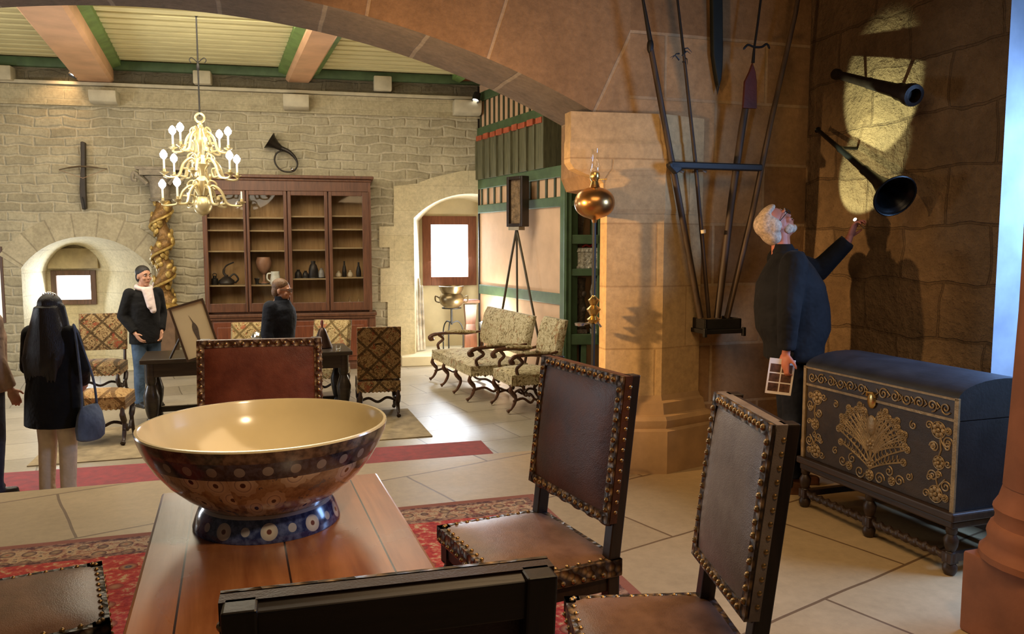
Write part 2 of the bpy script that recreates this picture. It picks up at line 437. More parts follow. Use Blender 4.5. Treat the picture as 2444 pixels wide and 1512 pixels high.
# pale corbel stones
CB = []
for (xa, xb, ya, yb, v) in ((-20, 27, 155, 190, .18), (460, 503, 168, 200, .18), (892, 935, 181, 215, .18)):
    b = B(); x0, x1 = FW.u(xa, 180, v), FW.u(xb, 180, v); z0, z1 = FW.z((xa+xb)/2, yb, v), FW.z((xa+xb)/2, ya, v)
    b.box(((x0+x1)/2, -.07, (z0+z1)/2), (x1-x0, .26, z1-z0)); 
    CB.append(struct(b.obj('trim_%d' % (9+len(CB)), PALESTONE, fr=FW, bevel=.02)))
for (xa, xb, ya, yb) in ((210, 276, 214, 245), (675, 737, 224, 258), (1085, 1150, 238, 271)):
    v = .3; b = B(); x0, x1 = FW.u(xa, 230, v), FW.u(xb, 230, v); z0, z1 = FW.z((xa+xb)/2, yb, v), FW.z((xa+xb)/2, ya, v)
    pr = [(-.30, z1), (-.30, z0+.10), (-.27, z0+.03), (-.2, z0), (.0, z0), (.0, z1)]
    b.loft([[(x0, p[0], p[1]) for p in pr], [(x1, p[0], p[1]) for p in pr]])
    CB.append(struct(b.obj('trim_%d' % (9+len(CB)), PALESTONE, fr=FW, bevel=.01)))

# ------------------------------------------------------------------ ceiling: cream joists, salmon beams with green mouldings
ZC = zg1-.01
b = B(); b.bx(-7, 4.5, -8.7, .4, ZC+.12, ZC+.2)
ce = struct(b.obj('ceiling', JOIST, fr=FW, smooth=0))
b = B()
for i in range(31): b.bx(-7, 4.5, -.16-i*.275-.19, -.16-i*.275, ZC+.035, ZC+.13)
b.obj('joists', JOIST, ce, smooth=0, bevel=.02)['kind'] = 'structure'
def beam(pxa, pxb, name, flip, col):
    """runs from the far wall towards the camera along the direction whose vanishing point is (509, 540)"""
    zb = FW.z((pxa+pxb)/2, 197); u0 = FW.u(pxa, 197); u1 = FW.u(pxb, 197)
    d = ray(509, 560); d.z = 0; d.normalize(); du = -d.dot(FW.x); dv = d.dot(FW.y)
    k = du/dv; L = 8.6; f = struct(bpy.data.objects.new(name, None)); C.objects.link(f); f.location = FW.o; f.rotation_euler = (0, 0, FW.a)
    def sect(poly): return [[(p[0], 0, p[1]) for p in poly], [(p[0]+k*L, -L, p[1]) for p in poly]]
    b = B(); b.loft(sect([(u0, ZC+.12), (u0, zb+.04), (u0+.04, zb), (u1-.04, zb), (u1, zb+.04), (u1, ZC+.12)]))
    b.obj('beam_timber', col, f, smooth=0)['kind'] = 'structure'
    for (a, c) in ((u0-.12, u0), (u1, u1+.12)):
        b = B(); b.loft(sect([(a, ZC+.12), (a, ZC-.03), (c, ZC-.08), (c, ZC+.12)] if a < u0 else [(a, ZC+.12), (a, ZC-.08), (c, ZC-.03), (c, ZC+.12)]))
        b.obj('beam_moulding', GREENL, f, smooth=0)['kind'] = 'structure'
beam(183, 272, 'trim_15', 0, BEAMC); beam(682, 742, 'trim_16', 1, BEAMC)
beam(1092, 1160, 'trim_17', 1, plain('dark_beam_paint', (.30, .10, .045), .6))
# ------------------------------------------------------------------ half-timbered partition on the right of the hall
U1 = TP.u(1345, 600); UB = TP.u(1304, 350)
part = bpy.data.objects.new('wall_partition', None); C.objects.link(part); part.location = TP.o; part.rotation_euler = (0, 0, TP.a); struct(part)
def pp(b, name, mat, **k):
    o = b.obj(name, mat, part, **k); o['kind'] = 'structure'; return o
b = B(); b.bx(0, U1, 0, .12, ZF, 2.62); b.bx(0, UB-.03, .0, .12, 2.6, 5.0)
pp(b, 'plaster_panel', PINK, smooth=0)
b = B(); b.bx(0, UB+.3, -.035, .13, 3.93, 4.08); b.bx(0, UB+.02, -.045, .13, 3.36, 3.50); b.bx(0, U1, -.035, .13, 2.47, 2.63)
b.bx(0, U1, -.035, .13, 2.06, 2.20)
b.bx(U1-.02, U1+.16, -.05, .14, ZF, 2.63)
b.bx(0, U1, -.025, .13, .68, .84)
pp(b, 'green_timber', GREEN, smooth=0, bevel=.008)
b = B()
n = 13
for i in range(n): x = .07+i*(UB-.05)/n; b.bx(x, x+.04, -.02, .1, 3.5, 3.93)
n = 11
for i in range(n): x = .10+i*(U1-.1)/n; b.bx(x, x+.05, -.02, .1, 2.2, 2.47)
pp(b, 'stud', plain('dark_green_stud', (.05, .06, .03), .7), smooth=0)
b = B(); n = 9; w = UB/n
for i in range(n): b.bx(i*w+.012, (i+1)*w-.012, -.05+(i % 2)*.018, .30, 2.63, 3.30)
for i in range(n): b.bx(i*w-.015, i*w+.03, -.075, .0, 2.63, 3.28)
b.bx(UB-.02, UB+.015, -.06, .31, 2.63, 3.92)
pp(b, 'plank_cladding', wood('grey_green_planks', (.075, .075, .04), (.17, .16, .085), .75, 3, 'z'), smooth=0)
b = B()
for i in range(9): b.bx(i*w+.02+(i % 3)*.02, (i+1)*w-.03, -.07, .0, 3.28, 3.36+.01*(i % 2))
pp(b, 'red_shingles', plain('red_shingle_paint', (.42, .09, .035), .7), smooth=0)
b = B(); b.bx(0, .02, -.03, .12, ZF, 4.2)
pp(b, 'edge_strip', IRON, smooth=0)

# second partition with niches, turned towards the camera
e = TP.w(U1+.13); PQ = Fr((e.x, e.y), 2)
nq = bpy.data.objects.new('wall_niches', None); C.objects.link(nq); nq.location = PQ.o; nq.rotation_euler = (0, 0, PQ.a); struct(nq)
def qz(py): return PQ.z(1390, py)
def qu(px): return PQ.u(px, 600)
b = B(); b.bx(0, 1.2, .28, .36, ZF, qz(405))
o = b.obj('plaster_panel', PINK, nq, smooth=0); o['kind'] = 'structure'
b = B(); W = 1.2
for (ya, yb) in ((405, 428), (478, 492), (560, 582), (641, 658), (797, 822)): b.bx(0, W, -.02, .28, qz(yb), qz(ya))
b.bx(-.06, qu(1364), -.03, .28, ZF, qz(405)); b.bx(qu(1389), qu(1400), -.02, .28, qz(478), qz(428)); b.bx(qu(1389), qu(1402), .0, .28, ZF, qz(822))
b.bx(qu(1414), qu(1422), -.02, .28, qz(560), qz(492)); b.bx(qu(1426), qu(1440), -.02, .28, qz(820), qz(428))
o = b.obj('green_timber', GREEN, nq, smooth=0, bevel=.008); o['kind'] = 'structure'
# things in the niches
CARV = plain('pale_carving', (.42, .38, .28), .7, 0, .5, 30, 1.0, 18, dist=.03)
CARVD = plain('dark_carving', (.07, .045, .025), .6, 0, .5, 30, 1.0, 25, dist=.02)
def on_niche(px, py, dy=.12): 
    u, z = PQ.uz(px, py, -dy); return PQ.w(u, -dy, z)
zs = qz(641)
t = thing('casket', 'pale carved casket on the middle niche shelf behind the oil lamp', 'box', PQ.w(PQ.u(1402, 620, -.13), -.13, zs), PQ.a)
b = B(); b.box((0, 0, .13), (.32, .2, .20)); b.box((0, 0, .02), (.34, .22, .04)); b.obj('body', CARV, t, smooth=0, bevel=.008)
b = B(); b.box((0, 0, .26), (.34, .22, .06), top=.9); b.obj('lid', CARV, t, smooth=0, bevel=.01)
b = B(); b.tube(bez([(-.08, -.06, .30), (-.03, -.07, .33), (.03, -.05, .31), (.07, -.05, .345)], 4), .014, 6)
o = b.obj('red_cord', plain('red_cord', (.45, .03, .02), .6), smooth=40, loc=PQ.w(PQ.u(1402, 620, -.13), -.13, zs), rz=PQ.a); o.name = 'twisted_cord'
tag(o, 'small red twisted cord lying on top of the pale casket', 'cord')
zs = qz(797)
def carved(px, mat, label, h, w, name):
    p = PQ.w(PQ.u(px, 700, -.13), -.13, zs)
    t = thing(name, label, 'carving', p, PQ.a)
    b = B(); b.box((0, 0, .03), (w*1.15, .2, .06)); b.obj('base', mat, t, bevel=.006, smooth=0)
    b = B(); b.loft([[(w*.5*k*math.cos(a)+(.012*math.sin(z*40)), .07*k*math.sin(a), z) for a in [2*PI*i/10 for i in range(10)]]
                     for z, k in [(.06, .9), (h*.15, 1), (h*.3, .85), (h*.45, 1.02), (h*.6, .8), (h*.75, 1), (h*.9, .85), (h, 1.05)]])
    b.obj('shaft', mat, t)
    b = B()
    for i in range(6): b.ell((w*.3*(-1)**i, -.05, .12+i*h*.14), (w*.22, .04, h*.06))
    b.obj('relief', mat, t)
carved(1384, CARVD, 'dark brown carved baluster in the lower niche beside the green post', .78, .17, 'carved_baluster')
carved(1420, CARV, 'pale fretted carved upright in the lower niche behind the lamp pole', .78, .12, 'carved_upright')
p = on_niche(1387, 560); 
t = thing('bracket_carving', 'small dark carved bracket in the upper niche beneath the oil lamp bowl', 'carving', PQ.w(PQ.u(1385, 530, -.14), -.14, qz(560)), PQ.a)
b = B(); b.loft([[(x*k, y*.5*k, z) for x, y in ((-.07, -.1), (.07, -.1), (.07, .1), (-.07, .1))] for z, k in ((0, .5), (.1, .45), (.2, .7), (.28, .8), (.34, 1.1))]); b.obj('bracket', CARVD, t)

# ------------------------------------------------------------------ arch wall
uS = AW.u(1340, 300, VF); zS = AW.z(1340, 300, VF); uK = AW.u(400, 21, VF); zK = AW.z(400, 21, VF)
uL = 2*uK-uS
archN, acx, acz, aR = seg_arch(uL, uS, zS, zK-zS, 48)
uJ = AW.u(1441, 700, VF)                   # lower jamb
zc1, zc0 = AW.z(1400, 345, 0), AW.z(1400, 432, 0)
out = [(-9, ZF-.1), (uL, ZF-.1)]+archN+[(uS, zc1-.18), (uS+.04, zc1-.27), (uJ, zc0-.08), (uJ, ZF-.1), (UC+.6, ZF-.1), (UC+.6, 5.6), (-9, 5.6)]
ARCHST = stone('arch_wall_stone', (.30, .165, .068), (.56, .345, .16), (.50, .34, .18), .78, .42, .012, .015, 2, .45, nvar=.34, nbump=.5, nscale=2.2, polar=(acx, acz, aR, .95, uS+.25))
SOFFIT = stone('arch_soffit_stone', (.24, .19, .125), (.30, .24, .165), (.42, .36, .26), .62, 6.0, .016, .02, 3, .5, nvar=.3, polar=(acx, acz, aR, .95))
b = B(); b.prism(out, 0, -VF)
bmesh.ops.recalc_face_normals(b.bm, faces=b.bm.faces[:])
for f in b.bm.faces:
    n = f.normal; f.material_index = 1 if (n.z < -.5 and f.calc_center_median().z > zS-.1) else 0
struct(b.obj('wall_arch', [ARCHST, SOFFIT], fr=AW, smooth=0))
# engaged pier
ua = AW.u(1577, 900, .12)
ul, ur = AW.u(1437, 800, 0), AW.u(1664, 800, 0)
def pier_poly(g): return [(ul-g*.6, .05), (ul-g, -.06-g*.3), (ua, -.13-g), (ur+g, -.03-g*.6), (ur+g, .05)]
b = B(); zt = AW.z(1577, 300, .17)
b.loft([[(p[0], p[1], z) for p in pier_poly(g)] for z, g in ((.50, 0), (zt, 0))])
pier = struct(b.obj('wall_pier', PIERSTONE, fr=AW, smooth=0))
zb = AW.z(1577, 985, .17)
b = B(); b.loft([[(p[0], p[1], z) for p in pier_poly(g)] for z, g in ((0, .10), (.02, .10), (.29, .10), (.305, .075), (.33, .085), (.36, .088), (.385, .07), (.395, .045), (.44, .035), (.47, .03), (.485, .012), (.52, .0))])
o = b.obj('pier_base', plain('pier_base_stone', (.42, .265, .125), .8, 0, .2, 5, .3, 30), pier, smooth=25); o['kind'] = 'structure'
# corbel mouldings of the impost
b = B(); z1 = AW.z(1400, 340, .1); z2 = AW.z(1400, 402, .1); z3 = AW.z(1440, 425, .1); z4 = AW.z(1440, 498, .1)
b.loft([[(p[0]-(g if p[0] < ua-.01 else 0), p[1]-(h*.3+.004 if p[0] < ua+.01 else .004), z) for p in pier_poly(0)] for z, g, h in ((z4-.03, 0, 0), (z4, .02, .03), (z4+.04, .03, .03), (z3-.03, .03, .02), (z3, .06, .02), (z2-.03, .16, .02), (z2, .24, .05), (z2+.04, .27, .05), (z1, .27, .04), (z1+.03, .26, .01), (z1+.2, .26, -.01))])
o = b.obj('impost', PIERSTONE, pier, smooth=0); o['kind'] = 'structure'

# ------------------------------------------------------------------ side wall with the deep window opening
uE = RW.u(2398, 300); 
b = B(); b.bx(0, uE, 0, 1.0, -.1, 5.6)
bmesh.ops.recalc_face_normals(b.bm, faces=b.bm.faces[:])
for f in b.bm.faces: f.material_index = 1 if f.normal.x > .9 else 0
struct(b.obj('wall_side', [RIGHTSTONE, plain('daylit_reveal_stone', (.27, .30, .35), .85, 0, .2, 4, .15, 20)], fr=RW, smooth=0))  # bluish end face: cool daylight is put into the stone colour
b = B(); b.bx(uE, uE+1.5, 0.0, 1.0, -.1, .55)
struct(b.obj('trim_18', NEARSTONE, fr=RW, smooth=0))
# stone jamb, near right corner; the red light is put into its colour
px = at(2444, 1000, 2.85); jx, jy = at(2522, 1000, 2.85).x+.085, 2.95
REDST = plain('red_lit_stone', (.27, .095, .040), .75, 0, .25, 4, .3, 25)
jam = bpy.data.objects.new('trim_19', None); C.objects.link(jam); jam.location = (jx, jy, 0); jam.rotation_euler = (0, 0, R(18)); struct(jam)
b = B(); b.lathe([(.175, .62), (.165, .9), (.155, 1.3), (.150, 4.5)], 24); b.obj('shaft', REDST, jam)['kind'] = 'structure'
b = B(); b.lathe([(.245, .33), (.245, .355), (.225, .375), (.215, .40), (.222, .43), (.21, .46), (.198, .47), (.195, .50), (.205, .53), (.188, .56), (.172, .62), (.17, .64)], 24); b.obj('moulding', REDST, jam)['kind'] = 'structure'
b = B(); b.box((0, 0, .165), (.42, .42, .33)); b.obj('plinth', REDST, jam, bevel=.012)['kind'] = 'structure'
# ------------------------------------------------------------------ materials of the furniture
def leather(name, c1, c2, rough=.32, sc=5):
    t = NT(name); n1 = t.noise(sc, None, 5, .65); n2 = t.noise(70, None, 3)
    n3 = t.n('TexVoronoi', {'Vector': t.oc(), 'Scale': 260.0}).outputs[0]
    c = t.ramp(n1.outputs[0], [(.3, c1), (.68, c2)])
    t.bump(t.m('ADD', t.m('MULTIPLY', n1.outputs[0], 3.0), t.m('MULTIPLY', t.m('ADD', n2.outputs[0], n3), .35)), .2, .006)
    return t.fin(c, t.m('ADD', t.m('MULTIPLY', n1.outputs[0], .25), rough-.1), 0, .42)
LEATHER = leather('brown_leather', (.035, .012, .006), (.15, .050, .020), .42)
LEATHERS = leather('worn_seat_leather', (.085, .038, .022), (.27, .14, .085), .34, 4)
LEATHERR = leather('red_brown_leather', (.10, .022, .012), (.27, .070, .030), .34, 5)
LEATHERG = leather('sheen_grey_leather', (.13, .095, .085), (.34, .28, .25), .30, 4)  # paler grey stands in for light reflected by the chair back
def braid(name, c1, c2):
    t = NT(name); v = t.n('TexVoronoi', {'Vector': t.oc(), 'Scale': 38.0}, feature='F1')
    c = t.ramp(v.outputs[0], [(.15, c2), (.55, c1)]); t.bump(v.outputs[0], .8, .012)
    return t.fin(c, .42, .3, .6)
BRAID = braid('gilt_edge_braid', (.045, .024, .012), (.36, .21, .09))
BRAIDR = braid('gilt_edge_braid_light', (.12, .05, .022), (.50, .32, .16))

def dome(bm_b, w, d, z0, z1, n=10, bulge=.02, top=None):
    """rectangular cushion: sides from z0 to z1 and a domed top"""
    vs = {}
    for i in range(n+1):
        for j in range(n+1):
            x = -w/2+w*i/n; y = -d/2+d*j/n; f = (1-(2*i/n-1)**4)*(1-(2*j/n-1)**4)
            vs[i, j] = bm_b.bm.verts.new((x, y, z1+bulge*f))
    for i in range(n):
        for j in range(n): bm_b.face([vs[i, j], vs[i+1, j], vs[i+1, j+1], vs[i, j+1]])
    per = [(i, 0) for i in range(n)]+[(n, j) for j in range(n)]+[(n-i, n) for i in range(n)]+[(0, n-j) for j in range(n)]
    lo = [bm_b.bm.verts.new((vs[p].co.x, vs[p].co.y, z0)) for p in per]
    m = len(per)
    for k in range(m): bm_b.face([vs[per[k]], lo[k], lo[(k+1) % m], vs[per[(k+1) % m]]])
    bm_b.face(lo[::-1]); return bm_b
def nails(b, p, q, n, r, nrm):
    p, q = V(p), V(q); nrm = V(nrm).normalized(); rot = nrm.to_track_quat('Z', 'Y').to_matrix()
    for i in range(n):
        c = p.lerp(q, (i+.5)/n)
        b.lathe([(r, -.001), (r*.9, r*.45), (r*.5, r*.8), (.0005, r*.95)], 7, c, rot)
TURN = [(.020, 0), (.026, .012), (.026, .03), (.018, .045), (.024, .06), (.03, .10), (.02, .135), (.016, .15), (.028, .165), (.028, .18), (.017, .20), (.023, .26), (.030, .31), (.02, .335), (.03, .345)]

def nailed(b, nf):
    b.bm.faces.ensure_lookup_table()
    for f in b.bm.faces[nf:]: f.material_index = 1
def leather_chair(label, x, y, rz, seat=LEATHERS, back=LEATHER, edge=BRAID, W=.50, D=.45, H=1.10, group=None, zbase=.006):
    t = thing('leather_chair', label, 'chair', (x, y, zbase), rz, group)
    hw = W/2-.024; tilt = .075; zs = .46
    def py(z): return D/2-.02 + (tilt*(z-zs)/(H-zs) if z > zs else 0)
    for s in (-1, 1):
        b = B(); sec = lambda z: [(s*hw+dx, py(z)+dy, z) for dx, dy in ((-.023, -.023), (.023, -.023), (.023, .023), (-.023, .023))]
        b.loft([[(s*hw+dx, D/2-.02+.02+dy, 0) for dx, dy in ((-.023, -.023), (.023, -.023), (.023, .023), (-.023, .023))], sec(.25), sec(zs), sec(H)])
        b.obj('leg', DARKWOOD, t, smooth=0, bevel=.004)
        b = B(); b.lathe(TURN, 14, (s*(hw-.01), -D/2+.03, 0)); b.box((s*(hw-.01), -D/2+.03, .375), (.052, .052, .07)); b.obj('leg', DARKWOOD, t)
    b = B(); b.box((0, -D/2+.03, .11), (2*hw-.05, .022, .03)); b.box((0, D/2+.0, .22), (2*hw-.04, .022, .035))
    for s in (-1, 1): b.box((s*(hw-.005), .01, .14), (.022, D-.1, .03))
    b.obj('stretcher', DARKWOODX, t, smooth=0, bevel=.003)
    b = B(); b.box((0, 0, .395), (W-.02, D-.02, .07)); b.obj('seat_frame', DARKWOODX, t, smooth=0, bevel=.004)
    b = B(); dome(b, W+.012, D+.012, .415, .468, 12, .028); b.obj('seat', seat, t, smooth=50)
    b = B(); e = .0
    w2, d2 = W/2+.007, D/2+.007
    for (x0, x1, y0, y1) in ((-w2, w2, -d2, -d2+.045), (-w2, w2, d2-.045, d2), (-w2, -w2+.045, -d2, d2), (w2-.045, w2, -d2, d2)):
        b.bx(x0, x1, y0, y1, .418, .474)
    nf = len(b.bm.faces); n = int(W/.042); m = int(D/.042)
    nails(b, (-W/2, -d2, .43), (W/2, -d2, .43), n, .009, (0, -1, 0))
    for s in (-1, 1): nails(b, (s*w2, -D/2, .43), (s*w2, D/2-.05, .43), m, .009, (s, 0, 0))
    nails(b, (-W/2, -d2+.02, .475), (W/2, -d2+.02, .475), n, .008, (0, 0, 1))
    for s in (-1, 1): nails(b, (s*(w2-.02), -D/2, .475), (s*(w2-.02), D/2, .475), m, .008, (0, 0, 1))
    nailed(b, nf); b.obj('seat_nail_trim', [edge, BRASSNAIL], t, smooth=35)
    # back: rails between the posts and the padded leather in front of them
    for z0, z1 in ((.60, .66), (H-.065, H-.005)):
        b = B(); zc = (z0+z1)/2; b.box((0, py(zc), zc), (2*hw-.04, .03, z1-z0), M.Rotation(-.12, 3, 'X'))
        b.obj('back_rail', DARKWOODX, t, smooth=0, bevel=.003)
    b = B(); z0, z1 = .60, H; n = 12
    def surf(yoff, bulge, flip):
        g = {}
        for i in range(n+1):
            for j in range(n+1):
                u = -1+2*i/n; v = j/n; z = z0+(z1-z0)*v; f = (1-u**4)*(1-(2*v-1)**4)
                g[i, j] = b.bm.verts.new((u*(W/2+.004), py(z)+yoff-bulge*f*flip, z))
        return g
    A = surf(-.040, .024, 1); Q = surf(-.012, .0, -1)
    for i in range(n):
        for j in range(n):
            b.face([A[i, j], A[i+1, j], A[i+1, j+1], A[i, j+1]]); b.face([Q[i, j+1], Q[i+1, j+1], Q[i+1, j], Q[i, j]])
    per = [(i, 0) for i in range(n)]+[(n, j) for j in range(n)]+[(n-i, n) for i in range(n)]+[(0, n-j) for j in range(n)]
    for k in range(len(per)): b.face([A[per[k]], Q[per[k]], Q[per[(k+1) % len(per)]], A[per[(k+1) % len(per)]]])
    b.obj('backrest', back, t, smooth=50)
    def fr_(u, z, o=0.0): return V((u, py(z)-.044-o, z))
    b = B(); k = 18; ew = .034
    def strip(p0, p1, wx, wz):
        rr = []
        for i in range(k+1):
            p = V(p0).lerp(V(p1), i/k); rr.append([fr_(p.x-wx, p.z-wz, .0), fr_(p.x+wx, p.z+wz, .0), fr_(p.x+wx, p.z+wz, .008), fr_(p.x-wx, p.z-wz, .008)])
        b.loft(rr)
    h2 = W/2+.004-ew/2
    strip((-h2, 0, z0), (-h2, 0, z1), ew/2, 0); strip((h2, 0, z0), (h2, 0, z1), ew/2, 0)
    strip((-h2, 0, z0+ew/2), (h2, 0, z0+ew/2), 0, ew/2); strip((-h2, 0, z1-ew/2), (h2, 0, z1-ew/2), 0, ew/2)
    nf = len(b.bm.faces); nn = 13; nz = 13
    for s in (-1, 1):
        nails(b, fr_(s*h2, z0+.03, .008), fr_(s*h2, z1-.03, .008), nz, .0095, (0, -1, .1))
        nails(b, (s*(W/2+.001), py(z0)-.02, z0+.02), (s*(W/2+.001), py(z1)-.02, z1-.02), nz, .008, (s, 0, 0))
    nails(b, fr_(-h2+.02, z1-ew/2, .008), fr_(h2-.02, z1-ew/2, .008), nn, .0095, (0, -1, .1))
    nails(b, fr_(-h2+.02, z0+ew/2, .008), fr_(h2-.02, z0+ew/2, .008), nn, .0095, (0, -1, .1))
    nailed(b, nf); b.obj('back_nail_trim', [edge, BRASSNAIL], t, smooth=35)
    # leather lobes hanging below the back
    b = B(); 
    for i in range(6):
        xx = -W/2+.05+i*(W-.1)/5; b.ell((xx, py(z0)-.028, z0-.004), (.04, .010, .016), seg=10, rings=6)
    b.obj('lower_fringe', back, t)
    return t
def facing(dx, dy): return math.atan2(dx, -dy)      # rotation that turns a chair's front (-y) to (dx, dy)

# chair A: beside the table; rear posts measured on the floor
pl, pr = gr(1285, 1218, .48), gr(1461, 1330, .48)
def place_between(label, pl, pr, H=1.10, **k):
    d = V((pr.x-pl.x, pr.y-pl.y, 0)); W = d.length+.04; d.normalize()
    f = V((d.y, -d.x, 0))                      # front direction: the chair's left-to-right axis is d seen from its back
    return d, f, W
d = V((pr.x-pl.x, pr.y-pl.y, 0)); f = V((d.y, -d.x, 0)).normalized()
if f.x > 0: f = -f
m = (pl+pr)/2; Wd = d.length+.03
chA = leather_chair('brown leather chair with brass nails right of the table, its tall back before the pier', m.x+f.x*.20, m.y+f.y*.20, facing(f.x, f.y), W=Wd, D=.44)
# chair B: nearest on the right, the sheen put into its paler back leather
pl, pr = gr(1668, 1440, .48), at(1800, 1560, 1.93); pr.z = .48
f = V((-1, -.07, 0)).normalized(); m = (pl+V((.612, 1.93, .48)))/2
m = V((.60, 2.14, 0))
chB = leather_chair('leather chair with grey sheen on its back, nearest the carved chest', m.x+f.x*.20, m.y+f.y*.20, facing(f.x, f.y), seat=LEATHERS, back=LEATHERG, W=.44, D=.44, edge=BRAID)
# chair C: seen from behind at the near end of the table
a, c = at(525, 1478, .99), at(1328, 1364, 1.11)
d = V((c.x-a.x, c.y-a.y, 0)); Wc = d.length; d.normalize(); f = V((-d.y, d.x, 0)); m = (a+c)/2
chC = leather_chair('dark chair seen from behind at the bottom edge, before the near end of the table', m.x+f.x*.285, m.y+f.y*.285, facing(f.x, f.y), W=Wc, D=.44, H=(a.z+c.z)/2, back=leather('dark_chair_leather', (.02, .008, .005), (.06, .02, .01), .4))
# chair D: left of the table, only its seat in view
a, c = gr(238, 1340, .48), gr(262, 1520, .48)
d = V((c.x-a.x, c.y-a.y, 0)); d.normalize(); f = V((-d.y, d.x, 0)); f = f if f.x > 0 else -f
m = V((a.x, a.y, 0)) + d*.25
chD = leather_chair('worn brown leather seat of the chair on the left side of the table', m.x-f.x*.225, m.y-f.y*.225, facing(f.x, f.y), W=.50, D=.45, edge=braid('dark_edge_braid', (.02, .014, .01), (.22, .17, .12)))
# chair E: at the far end of the table behind the bowl, facing the camera
m = at(632, 890, 3.72)
chE = leather_chair('red-brown leather chair with gilt edging directly behind the big bowl', m.x+.02, m.y-.2, R(12), back=LEATHERR, seat=LEATHERR, edge=BRAIDR, W=.56, D=.46, H=1.09)

# ------------------------------------------------------------------ table
tb = [gr(386, 1180, .78), gr(900, 1131, .78)]
ta = math.atan2(tb[1].y-tb[0].y, tb[1].x-tb[0].x); TWd = (V((tb[1].x, tb[1].y, 0))-V((tb[0].x, tb[0].y, 0))).length
t = NT('table_top_wood'); x, y, z = t.xyz()
v = t.n('VectorMath', {0: t.oc(), 1: (9, .8, 9)}, operation='MULTIPLY').outputs[0]
nz = t.noise(2.2, v, 6, .6, .5); n2 = t.noise(3, None, 4)
c = t.ramp(nz.outputs[0], [(.3, (.24, .075, .024)), (.7, (.42, .165, .058))])
c = t.mix(1, c, t.ramp(n2.outputs[0], [(.3, (.75,)*3), (.7, (1.15,)*3)]), 'MULTIPLY')
pk = t.m('ABSOLUTE', t.m('SUBTRACT', t.m('FRACT', t.m('ADD', t.m('MULTIPLY', x, 1/.235), .5)), .5))
crack = t.m('LESS_THAN', pk, .010)
c = t.mix(crack, c, (.02, .008, .004))
t.bump(t.m('SUBTRACT', t.m('MULTIPLY', n2.outputs[0], .6), t.m('ADD', crack, t.m('MULTIPLY', nz.outputs[0], .2))), .25, .01)
TABLETOP = t.fin(c, t.m('ADD', .19, t.m('MULTIPLY', n2.outputs[0], .2)), 0, .55)
TL = 1.16
tab = thing('refectory_table', 'long brown plank table in front carrying the big patterned bowl', 'table', ((tb[0].x+tb[1].x)/2, (tb[0].y+tb[1].y)/2, .006), ta)
b = B(); b.box((0, -TL/2, .755), (TWd, TL, .05)); b.obj('tabletop', TABLETOP, tab, smooth=0, bevel=.008)
b = B()
for s in (-1, 1): b.box((s*(TWd/2-.07), -TL/2, .68), (.03, TL-.2, .10))
for yy in (-.1, -TL+.1): b.box((0, yy, .68), (TWd-.16, .03, .10))
b.obj('apron', DARKWOOD, tab, smooth=0)
for sx in (-1, 1):
    for yy in (-.11, -TL+.11):
        b = B(); b.lathe([(.045, 0), (.045, .08), (.03, .1), (.05, .2), (.055, .35), (.03, .48), (.03, .52), (.045, .55), (.045, .73)], 16, (sx*(TWd/2-.08), yy, 0)); b.obj('leg', DARKWOOD, tab)
b = B(); b.box((0, -TL/2, .10), (.06, TL-.3, .05)); b.obj('stretcher', DARKWOOD, tab, smooth=0)

# ------------------------------------------------------------------ big bowl
bc = gr(640, 1243, .78); bc.z = .7865
BR = .330
t = NT('bowl_glaze'); x, y, z = t.xyz()
rad = t.m('SQRT', t.m('ADD', t.m('MULTIPLY', x, x), t.m('MULTIPLY', y, y)))
ang = t.m('ARCTAN2', x, y)
u = t.m('MULTIPLY', ang, .30)
vec = t.vec(u, z)
nz = t.noise(28, vec, 4, .6); 
base = t.ramp(t.noise(16, vec, 5, .7).outputs[0], [(.30, (.10, .05, .026)), (.43, (.28, .17, .09)), (.55, (.50, .36, .21)), (.70, (.22, .095, .05))])
base = t.mix(t.m('GREATER_THAN', nz.outputs[0], .60), base, (.10, .09, .12))
vo = t.n('TexVoronoi', {'Vector': vec, 'Scale': 11.5, 'Randomness': .7}, feature='F1', voronoi_dimensions='2D')
d = vo.outputs[0]
vsep = t.n('SeparateXYZ', {0: t.n('VectorMath', {0: vo.outputs[2], 1: vec}, operation='SUBTRACT').outputs[0]})
pa = t.m('SINE', t.m('MULTIPLY', t.m('ARCTAN2', vsep.outputs[0], vsep.outputs[1]), 9.0))
lim = t.m('ADD', .40, t.m('MULTIPLY', pa, .025))
fl = t.m('LESS_THAN', d, lim)
flc = t.ramp(d, [(0, (.05, .012, .01)), (.075, (.07, .02, .015)), (.085, (.80, .72, .58)), (.20, (.70, .60, .46)), (.22, (.30, .24, .23)), (.25, (.74, .64, .50)), (.32, (.62, .52, .38))], 'LINEAR')
col = t.mix(fl, base, flc)
band = t.m('MULTIPLY', t.m('GREATER_THAN', z, .198), t.m('LESS_THAN', z, .243))
def dots(t, u, z, per, zc):
    du = t.m('MULTIPLY', t.m('SUBTRACT', t.m('FRACT', t.m('MULTIPLY', u, 1/per)), .5), per); dz = t.m('SUBTRACT', z, zc)
    return t.m('SQRT', t.m('ADD', t.m('MULTIPLY', du, du), t.m('MULTIPLY', dz, dz)))
bd_ = dots(t, u, z, .0628, .2215)
bcol = t.mix(t.m('LESS_THAN', bd_, .0125), t.ramp(t.noise(60, vec, 3).outputs[0], [(.4, (.014, .016, .032)), (.6, (.06, .065, .10))]), (.30, .28, .27))
col = t.mix(band, col, bcol)
rim = t.m('GREATER_THAN', z, .243)
col = t.mix(rim, col, t.ramp(t.noise(40, vec, 3).outputs[0], [(.4, (.05, .035, .03)), (.6, (.20, .13, .09))]))
OUT = t.fin(col, .14, 0, .6, coat=.6)
INN = plain('bowl_cream_glaze', (.78, .65, .39), .16, 0, .06, 5, 0, spec=.6, coat=.5)
